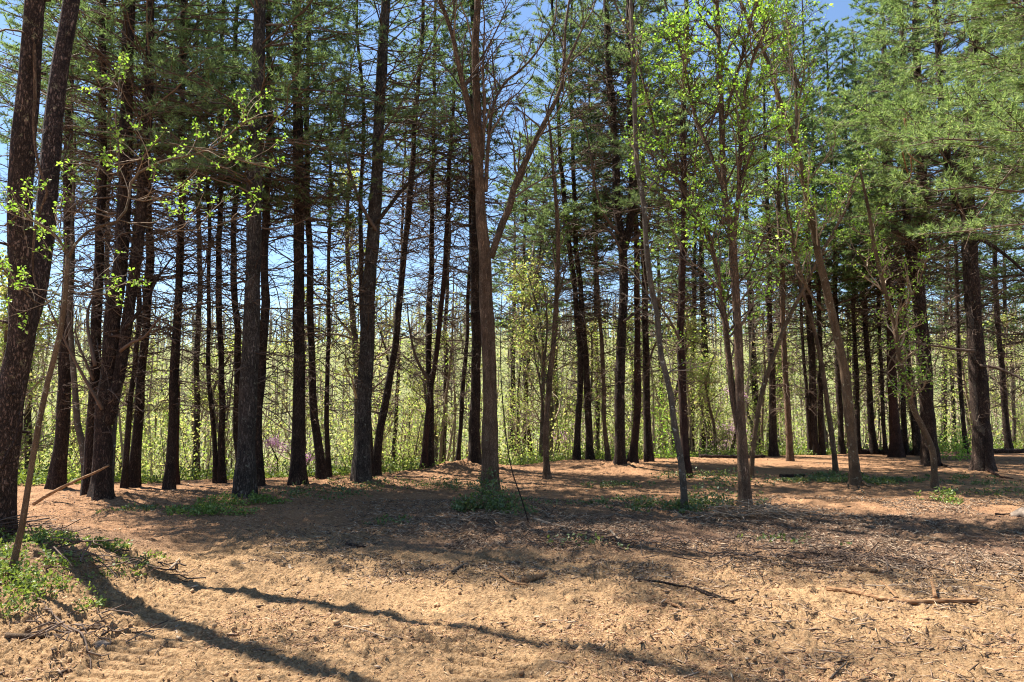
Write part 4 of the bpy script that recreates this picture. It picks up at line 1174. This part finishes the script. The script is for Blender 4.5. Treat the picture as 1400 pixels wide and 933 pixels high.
# ------------------------------------------------------------------ low plants in the clearing
def patch_plants(name, label, spots_px, mat, leaf, cat=None, kind='stuff', seed=1, stems=False):
    """spots: (px, py, radius x m, radius y m, height m, number of leaves)"""
    reseed(seed)
    mb = MB(); st = MB()
    for (px, py, rx, ry, hh, n) in spots_px:
        g = on_ground(px, py)
        a = RNG.uniform(0, 6.28, n); r = RNG.random(n) ** 0.5
        X = g[0] + np.cos(a) * r * rx; Y = g[1] + np.sin(a) * r * ry
        dens = vnoise(X * 4, Y * 4, seed) * 0.6 + vnoise(X * 11, Y * 11, seed + 1) * 0.4
        ok = dens > 0.36 + 0.22 * r
        X, Y, r = X[ok], Y[ok], r[ok]
        H = hh * RNG.random(len(X)) ** 1.3 * (1 - 0.6 * r) * (0.5 + vnoise(X * 3, Y * 3, seed + 2)) + 0.015
        C = np.stack([X, Y, surf(X, Y) + H], -1)
        leaves(mb, C, leaf, leaf * 0.5, 2, 0.55)
        k = RNG.random(len(C)) < 0.14
        B = C[k].copy(); B0 = B + RNG.normal(size=B.shape) * 0.05; B0[:, 2] = surf(B0[:, 0], B0[:, 1]) - 0.01
        if len(B): batch_tubes(st, np.stack([B0, (B + B0) / 2 + RNG.normal(size=B.shape) * 0.01, B], 1), np.tile([.0035, .003, .002], (len(B), 1)), 3)
    if cat:
        g = on_ground(spots_px[0][0], spots_px[0][1])
        o = link(name, mb.mesh(name, M[mat], g, False)); o.location = g
        tag(o, label, cat)
        if not st.empty(): link('stem', st.mesh('plant_stems', M['twig'], g), o)
    else:
        o = link(name, mb.mesh(name, M[mat], (0, 0, 0), False)); tag(o, label, None, None, 'stuff')
    return o


patch_plants('ivy_patch', 'dark green ivy and seedlings round the foot of the forked brown tree',
             [(672, 700, 0.65, 0.4, 0.3, 800), (645, 700, 0.5, 0.3, 0.14, 350), (700, 705, 0.4, 0.3, 0.2, 300), (672, 690, 0.3, 0.3, 0.5, 220)], 'ivy', 0.055, 'ivy', seed=11)
patch_plants('bank_weeds', 'bright fresh weeds and grass over the near bank',
             [(20, 820, 0.7, 0.5, 0.17, 1900), (60, 775, 1.0, 0.5, 0.09, 1000), (120, 765, 0.8, 0.35, 0.10, 1000), (0, 790, 0.6, 0.6, 0.16, 1200), (160, 772, 0.35, 0.25, 0.10, 400), (30, 745, 1.0, 0.5, 0.12, 900)], 'weed', 0.032, seed=12)
patch_plants('track_weeds', 'low green weeds beside the thick grey-mottled pine',
             [(290, 702, 0.7, 0.4, 0.08, 800), (318, 690, 0.7, 0.5, 0.10, 600), (262, 705, 0.4, 0.25, 0.06, 250), (350, 690, 0.6, 0.4, 0.1, 350)], 'weed', 0.045, seed=13)
patch_plants('clearing_weeds', 'scattered low green plants across the shaded clearing',
             [(940, 700, 1.3, 0.5, 0.13, 1000), (990, 695, 0.7, 0.6, 0.4, 500), (1010, 665, 0.7, 1.0, 0.4, 500), (900, 690, 1.2, 0.8, 0.08, 900), (960, 655, 1.2, 1.0, 0.18, 700), (470, 668, 1.4, 1.0, 0.08, 350), (520, 665, 1.2, 0.8, 0.08, 350),
              (530, 715, 0.4, 0.4, 0.06, 90), (620, 668, 0.6, 0.6, 0.25, 350), (420, 680, 1.2, 0.8, 0.08, 500), (845, 665, 0.8, 0.6, 0.08, 350), (1140, 750, 0.4, 0.2, 0.05, 120), (1370, 675, 1.4, 0.7, 0.06, 500),
              (1350, 663, 1.0, 0.5, 0.06, 400), (1310, 655, 0.8, 0.6, 0.12, 500), (800, 745, 0.6, 0.4, 0.05, 80), (760, 690, 0.7, 0.6, 0.05, 100), (1060, 740, 0.5, 0.3, 0.05, 100), (200, 700, 0.8, 0.3, 0.05, 250)], 'ivy', 0.05, seed=14)
patch_plants('root_cover', 'green ground cover round the roots of the leaning smooth-barked tree',
             [(1135, 656, 0.8, 0.8, 0.14, 800), (1185, 664, 0.8, 0.6, 0.12, 500), (1210, 660, 0.9, 0.5, 0.1, 600), (1110, 660, 0.9, 0.5, 0.1, 800)], 'ivy', 0.055, seed=15)
patch_plants('leafy_plant', 'fresh green plant in the dust at the foot of the crooked sapling', [(1283, 685, 0.36, 0.25, 0.26, 450), (1300, 690, 0.25, 0.2, 0.13, 120)], 'weed', 0.05, 'plant', seed=16)
patch_plants('leafy_plant', 'bright leafy shoot behind the leaning thin sapling, left of the dark straight pine', [(62, 655, 0.35, 0.3, 1.0, 500)], 'spring', 0.07, 'plant', seed=17)
patch_plants('leafy_plant', 'bright green bush at the ridge behind the crooked sapling', [(1300, 628, 1.0, 0.8, 1.3, 800)], 'spring', 0.08, 'bush', seed=18)
patch_plants('leafy_plant', 'yellow-green bush glowing between the three trunks past the big black fork', [(905, 630, 0.5, 0.6, 2.4, 700)], 'spring', 0.08, 'bush', seed=19)
patch_plants('leafy_plant', 'tall bright bush growing past the small forked tree', [(738, 632, 0.6, 0.5, 1.7, 350)], 'spring', 0.08, 'bush', seed=20)

# ------------------------------------------------------------------ straw, chips, clods, twigs
def scatter_slivers(name, label, n, zone, length, width, mat, seed, flat=0.35):
    reseed(seed)
    X, Y = zone(n)
    ok = (Y > 3.5) & (Y < ridge(X) + 0.5) & (~on_track(X, Y) | (RNG.random(len(X)) < 0.2))
    X, Y = X[ok], Y[ok]; n = len(X)
    Z = surf(X, Y)
    a = RNG.uniform(0, 6.28, n); L = length * RNG.uniform(0.35, 1.5, n) * (1 + 0.02 * Y)
    d = norm(np.stack([np.cos(a), np.sin(a), RNG.normal(size=n) * flat], -1)); s = np.stack([-np.sin(a), np.cos(a), RNG.normal(size=n) * 0.4], -1)
    w_ = (width * RNG.uniform(0.5, 1.6, n) * (1 + 0.05 * Y))[:, None]; L = L[:, None]
    C = np.stack([X, Y, Z + 0.006 + 0.25 * w_[:, 0]], -1)
    up = np.array([0, 0, 1.0])
    V = np.stack([C - d * L / 2, C - s * w_ + d * L * 0.1, C + d * L / 2, C + s * w_ - d * L * 0.05, C + up * w_ * 0.9, C - up * w_ * 0.6], 1).reshape(-1, 3)
    b = (np.arange(n) * 6)[:, None]
    T = np.concatenate([b + np.array(t) for t in ((0, 1, 4), (1, 2, 4), (2, 3, 4), (3, 0, 4), (1, 0, 5), (2, 1, 5), (3, 2, 5), (0, 3, 5))])
    mb = MB(); mb.add(V, None, T)
    o = link(name, mb.mesh(name, M[mat], (0, 0, 0), False)); tag(o, label, None, None, 'stuff')


def zone_mulch(n):
    Y = RNG.uniform(6.6, 13.5, n); X = RNG.uniform(-0.35, 0.85, n) * Y
    k = vnoise(X * 0.9, Y * 1.1, 55) * 0.7 + vnoise(X * 3, Y * 3, 56) * 0.3
    ok = (k > 0.38) & (RNG.random(n) < smooth(6.4, 8.3, Y + 0.9 * (k - .5)) * smooth(-4.5, -0.5, X))
    return X[ok], Y[ok]


def zone_all(n):
    Y = np.exp(RNG.uniform(math.log(3.7), math.log(26), n)); X = RNG.uniform(-0.82, 0.82, n) * Y
    k = vnoise(X * 1.1, Y * 1.1, 65)
    ok = RNG.random(n) < 0.15 + 0.85 * smooth(0.35, 0.75, k)
    return X[ok], Y[ok]


def zone_right(n):
    Y = RNG.uniform(4.4, 9.5, n); X = RNG.uniform(0.0, 0.85, n) * Y
    k = vnoise(X * 1.6, Y * 2.1, 75)
    ok = RNG.random(n) < smooth(0.2, 0.75, k) * smooth(0.5, 3.5, X)
    return X[ok], Y[ok]


scatter_slivers('mulch_chips', 'grey-brown shredded wood chips spread through the shade of the clearing', 60000, zone_mulch, 0.085, 0.0034, 'chips', 31)
scatter_slivers('straw_litter', 'fallen pine straw and small chips over the whole clearing', 110000, zone_all, 0.06, 0.0022, 'deadneedle', 32, 0.2)
scatter_slivers('bark_splinters', 'tan bark splinters littering the sunny side of the dirt', 9000, zone_right, 0.14, 0.0036, 'chips', 33, 0.25)
scatter_slivers('coarse_chips', 'larger wood fragments scattered over the dirt', 2600, zone_all, 0.11, 0.006, 'chips', 34, 0.2)


def clods():
    reseed(88)
    n = 7000
    Y = np.exp(RNG.uniform(math.log(3.6), math.log(11), n)); X = RNG.uniform(-0.85, 0.85, n) * Y
    ok = RNG.random(n) < 0.15 + 0.85 * smooth(0.45, 0.8, vnoise(X * 1.3, Y * 1.3, 99)) + 0.5 * smooth(-1.5, -3, X) * smooth(7, 6, Y)
    ok &= ~on_track(X, Y) | (RNG.random(n) < 0.2)
    X, Y = X[ok], Y[ok]; n = len(X)
    r = 0.004 + 0.018 * RNG.random(n) ** 6 + 0.0004 * Y
    ph = (1 + 5 ** .5) / 2
    ico = norm(np.array([(-1, ph, 0), (1, ph, 0), (-1, -ph, 0), (1, -ph, 0), (0, -1, ph), (0, 1, ph), (0, -1, -ph), (0, 1, -ph), (ph, 0, -1), (ph, 0, 1), (-ph, 0, -1), (-ph, 0, 1)]))
    F = np.array([(0, 11, 5), (0, 5, 1), (0, 1, 7), (0, 7, 10), (0, 10, 11), (1, 5, 9), (5, 11, 4), (11, 10, 2), (10, 7, 6), (7, 1, 8), (3, 9, 4), (3, 4, 2), (3, 2, 6), (3, 6, 8), (3, 8, 9), (4, 9, 5), (2, 4, 11), (6, 2, 10), (8, 6, 7), (9, 8, 1)])
    sc3 = RNG.uniform(0.6, 1.3, (n, 1, 3)) * r[:, None, None]
    V = ico[None] * RNG.uniform(0.65, 1.25, (n, 12, 1)) * sc3 + np.stack([X, Y, surf(X, Y) + r * 0.25], -1)[:, None, :]
    T = (np.arange(n) * 12)[:, None, None] + F[None]
    mb = MB(); mb.add(V.reshape(-1, 3), None, T.reshape(-1, 3))
    o = link('dirt_clods', mb.mesh('dirt_clods', M['clod'], (0, 0, 0), False)); tag(o, 'crumbly clods of dry sandy dirt', None, None, 'stuff')


clods()


def stick(name, label, cat, pts, w, mat, branches=(), seed=1, lift=0.5, group=None, taper=0.45, rough=0.14, segs=9):
    reseed(seed)
    G = [on_ground(*p) for p in pts]
    base = G[0]; D = base[1]; r = w * D / FPX / 2
    mb = MB()
    def lay(gs, r, up=0.0):
        A = np.array([[g_[0], g_[1], float(surf(g_[0], g_[1])) + r * lift + 0.012] for g_ in gs])
        A[:, 2] += np.linspace(0, up, len(A))
        C = catmull(A, 0.05); C[:, 2] = np.maximum(C[:, 2], surf(C[:, 0], C[:, 1]) + r * lift * 0.5)
        C = C + RNG.normal(size=C.shape) * r * 0.10
        tube(mb, C, r * np.linspace(1, taper, len(C)), segs, True, rough, seed)
    lay(G, r)
    for (bp, bw, up) in branches:
        lay([on_ground(*p) for p in bp], bw * D / FPX / 2, up)
    base = np.array([base[0], base[1], float(surf(base[0], base[1]))])
    o = link(name, mb.mesh(name, M[mat], base)); o.location = base
    return tag(o, label, cat, group)


stick('fallen_branch', 'long peeled orange-brown branch lying across the sunny dirt', 'branch', [(1130, 811), (1165, 815), (1200, 822), (1240, 827), (1285, 828), (1337, 828)], 6.8, 'split',
      [([(1228, 822), (1215, 812), (1205, 806)], 4, 0.05), ([(1280, 822), (1276, 812), (1274, 808)], 5, 0.06)], seed=1, taper=0.7, rough=0.5, segs=14)
stick('fallen_branch', 'short pale splintered chunk of branch by the edge of the mulch', 'branch', [(1162, 782), (1180, 785), (1200, 787)], 7, 'split', seed=2, taper=0.7)
stick('fallen_branch', 'dark broken branch in the mulch above the small dirt hump', 'branch', [(872, 805), (900, 806), (930, 806), (965, 812), (985, 820)], 3.6, 'pine_bark', [([(950, 808), (968, 816), (1004, 824)], 4, 0.0)], seed=3)
stick('fallen_branch', 'pale straight splinter standing out on sunny dirt under the mulch edge', 'branch', [(908, 828), (920, 834), (932, 840)], 5, 'split', seed=4, taper=0.5)
stick('wood_chunk', 'orange-brown wedge of bark lying beside a pale splinter in the middle of the dirt', 'wood chunk', [(717, 796), (730, 793), (744, 790)], 11, 'split', seed=5, taper=0.55, lift=0.3)
stick('fallen_branch', 'pale thin splinter pointing at the orange-brown wedge of bark', 'branch', [(684, 790), (700, 797), (722, 804)], 4, 'split', seed=6)
stick('fallen_branch', 'flat grey stick at the shade edge before the forked brown tree', 'branch', [(619, 788), (632, 784), (640, 780)], 6, 'grey_bark', seed=7)
stick('fallen_branch', 'short dark stick lying in the shaded straw before the thick black pine', 'branch', [(474, 746), (486, 748), (500, 750)], 4, 'pine_bark', seed=8)
stick('fallen_branch', 'thin straight tan twig on the open dirt between the two trunk shadows', 'branch', [(470, 857), (500, 867), (530, 878)], 2.4, 'pale_twig', seed=9)
stick('fallen_branch', 'curled pale twig beside the tread marks', 'branch', [(247, 880), (240, 868), (244, 856), (256, 850), (270, 852)], 4, 'pale_twig', seed=10)
stick('fallen_branch', 'long brown stick resting on the churned soil of the near bank', 'branch', [(6, 884), (40, 880), (80, 876), (115, 870), (140, 864)], 8, 'tan_bark', [([(60, 878), (78, 888), (85, 894)], 3, 0.02)], seed=11)
stick('fallen_branch', 'thin dark twig slanting across the churned soil', 'branch', [(42, 818), (66, 840), (90, 866), (112, 890), (126, 916)], 3, 'twig', [([(90, 866), (108, 860), (128, 868)], 2, 0.02)], seed=12)
stick('fallen_branch', 'grey crooked twig at the bottom edge of the sunny dirt', 'branch', [(1136, 930), (1147, 920), (1156, 912), (1158, 905)], 3.5, 'grey_bark', seed=13)
stick('fallen_branch', 'small pale twig on the dirt above the tread marks', 'branch', [(232, 790), (240, 784), (245, 774)], 4, 'pale_twig', [([(238, 786), (248, 790)], 2, 0.0)], seed=14)
stick('fallen_branch', 'curved white twig where the sunny dirt meets the straw', 'branch', [(396, 774), (397, 780), (400, 787)], 4, 'pale_twig', seed=15)
stick('fallen_branch', 'pale forked stick lying in the mulch before the many-stemmed tree', 'branch', [(835, 731), (842, 738), (848, 744)], 3.5, 'pale_twig', seed=16)
stick('fallen_branch', 'long thin branch lying from the ivy towards the mulch', 'branch', [(730, 712), (750, 716), (780, 724)], 3.5, 'pale_twig', seed=17)
stick('fallen_branch', 'bent dark branch arching out of the shade over sunlit sand', 'branch', [(1362, 714), (1372, 709), (1384, 704)], 3, 'pine_bark', seed=18)
stick('fallen_log', 'long dark log lying along the ridge behind the pale leaning tree', 'log', [(956, 629), (980, 629), (1005, 628), (1030, 627), (1045, 626)], 5, 'pine_bark', [([(962, 629), (950, 622), (940, 620)], 3, 0.15)], seed=19, lift=0.7, taper=0.8)
stick('fallen_log', 'short dark log half buried in straw before the ground cover', 'log', [(1066, 653), (1082, 653), (1100, 652)], 5, 'pine_bark', seed=20, lift=0.6, taper=0.8)
stick('fallen_log', 'long low dark log along the ridge towards the rust trunk', 'log', [(1176, 621), (1200, 621), (1230, 622), (1262, 622)], 7, 'pine_bark', seed=21, lift=0.7, taper=0.85)
stick('fallen_log', 'dark log on the ridge past the thick flared trunk', 'log', [(1352, 620), (1375, 620), (1420, 619)], 7, 'pine_bark', seed=22, lift=0.7, taper=0.85)
stick('surface_root', 'pale forked root running out from the leaning smooth-barked tree', 'root', [(1172, 662), (1178, 668), (1190, 672)], 7, 'tan_bark', [([(1168, 663), (1176, 672), (1184, 678)], 4, 0.0), ([(1163, 662), (1160, 668), (1158, 671)], 5, 0.0)], seed=23, taper=0.3)
stick('surface_root', 'dark root running from the thick flared trunk over the straw', 'root', [(1352, 650), (1368, 655), (1385, 657)], 5, 'red_bark', seed=24, taper=0.3)
stick('surface_root', 'dark root stretching from the thick pine behind the crooked sapling', 'root', [(1276, 635), (1290, 638), (1300, 641)], 5, 'pine_bark', seed=25, taper=0.3)
# stones
for i_, (px_, py_, w_, lab) in enumerate(((1404, 712, 34, 'big weathered grey stump end cut by the frame edge on sunlit sand'), (88, 906, 11, 'small rounded stone on the churned soil near the bottom edge'),
                                         (140, 888, 15, 'lumpy brown stone beside the tread marks'), (170, 893, 10, 'smaller lumpy stone touching the tread marks'))):
    g_ = on_ground(px_, py_); r_ = w_ * g_[1] / FPX / 2
    reseed(300 + i_)
    u_, v_ = np.meshgrid(np.linspace(0, 2 * np.pi, 25)[:-1], np.linspace(0.02, np.pi - 0.02, 14))
    S = np.stack([np.cos(u_) * np.sin(v_) * 1.25, np.sin(u_) * np.sin(v_), np.cos(v_) * 0.8], -1)
    S = S * (1 + 0.55 * (vnoise(S[..., 0] * 2 + 5, S[..., 1] * 2 + S[..., 2] * 2.3, 60 + i_) - 0.5) + 0.25 * (vnoise(S[..., 0] * 6 + 5, S[..., 1] * 6 + S[..., 2] * 5, 70 + i_) - 0.5))[..., None] * r_
    nv, nu = u_.shape; a_ = np.arange(nv - 1)[:, None] * nu; b_ = np.arange(nu)[None]; c_ = (b_ + 1) % nu
    mb = MB(); mb.add(S.reshape(-1, 3), np.stack([a_ + b_, a_ + nu + b_, a_ + nu + c_, a_ + c_], -1).reshape(-1, 4))
    nm_ = 'weathered_stump' if i_ == 0 else 'stone'
    o_ = link(nm_, mb.mesh(nm_, M['stone'])); o_.location = (g_[0], g_[1], float(surf(g_[0], g_[1])) + r_ * 0.1)
    tag(o_, lab, 'stump' if i_ == 0 else 'stone')


# heaps of small dead twigs
def twig_heap(name, label, px, py, rx, ry, n, L, seed, mat='pale_twig', hh=0.12):
    reseed(seed)
    g_ = on_ground(px, py)
    X = g_[0] + RNG.normal(size=n) * rx * 0.5; Y = g_[1] + RNG.normal(size=n) * ry * 0.5; a = RNG.uniform(0, 6.28, n)
    ll = L * RNG.uniform(0.3, 1.3, n)[:, None]; d = np.stack([np.cos(a), np.sin(a), RNG.normal(size=n) * 0.25], -1)
    c = np.stack([X, Y, surf(X, Y) + 0.015 + hh * RNG.random(n) * np.exp(-((X - g_[0]) / rx) ** 2)], -1)
    P = np.stack([c - d * ll / 2, c - d * ll * .1 + RNG.normal(size=c.shape) * .015, c + d * ll * .2 + RNG.normal(size=c.shape) * .015, c + d * ll / 2], 1)
    P[..., 2] = np.maximum(P[..., 2], surf(P[..., 0], P[..., 1]) + 0.004)
    mb = MB(); batch_tubes(mb, P, RNG.uniform(.003, .008, n)[:, None] * np.array([1, .9, .7, .4]), 4)
    o = link(name, mb.mesh(name, M[mat], g_)); o.location = g_
    tag(o, label, None, None, 'stuff')


twig_heap('twig_litter', 'heap of dead twigs at the foot of the many-stemmed leafing tree', 1035, 712, 0.9, 0.4, 170, 0.5, 51, hh=0.2)
twig_heap('twig_litter', 'loose sticks lying before the ivy of the forked tree', 672, 712, 0.9, 0.3, 60, 0.3, 52)
twig_heap('twig_litter', 'tangle of thin dead twigs on the near bank', 130, 790, 0.8, 0.4, 60, 0.35, 53, 'twig', 0.12)
twig_heap('twig_litter', 'pile of brush under the huge double pine', 20, 740, 0.7, 0.3, 70, 0.5, 54, 'twig', 0.2)
twig_heap('twig_litter', 'shredded brush scattered on the sunny far side of the dirt', 1370, 790, 0.9, 0.5, 80, 0.3, 55, 'pale_twig', 0.06)
twig_heap('twig_litter', 'shredded brush spread over the mulch', 1120, 770, 1.6, 0.6, 150, 0.35, 56, 'twig', 0.05)
twig_heap('twig_litter', 'twigs strewn over the churned soil at the bottom corner', 90, 870, 0.8, 0.5, 60, 0.25, 57, 'twig', 0.04)
twig_heap('twig_litter', 'twigs strewn over mulch before the pale leaning tree', 900, 745, 1.8, 0.7, 160, 0.35, 58, 'twig', 0.05)
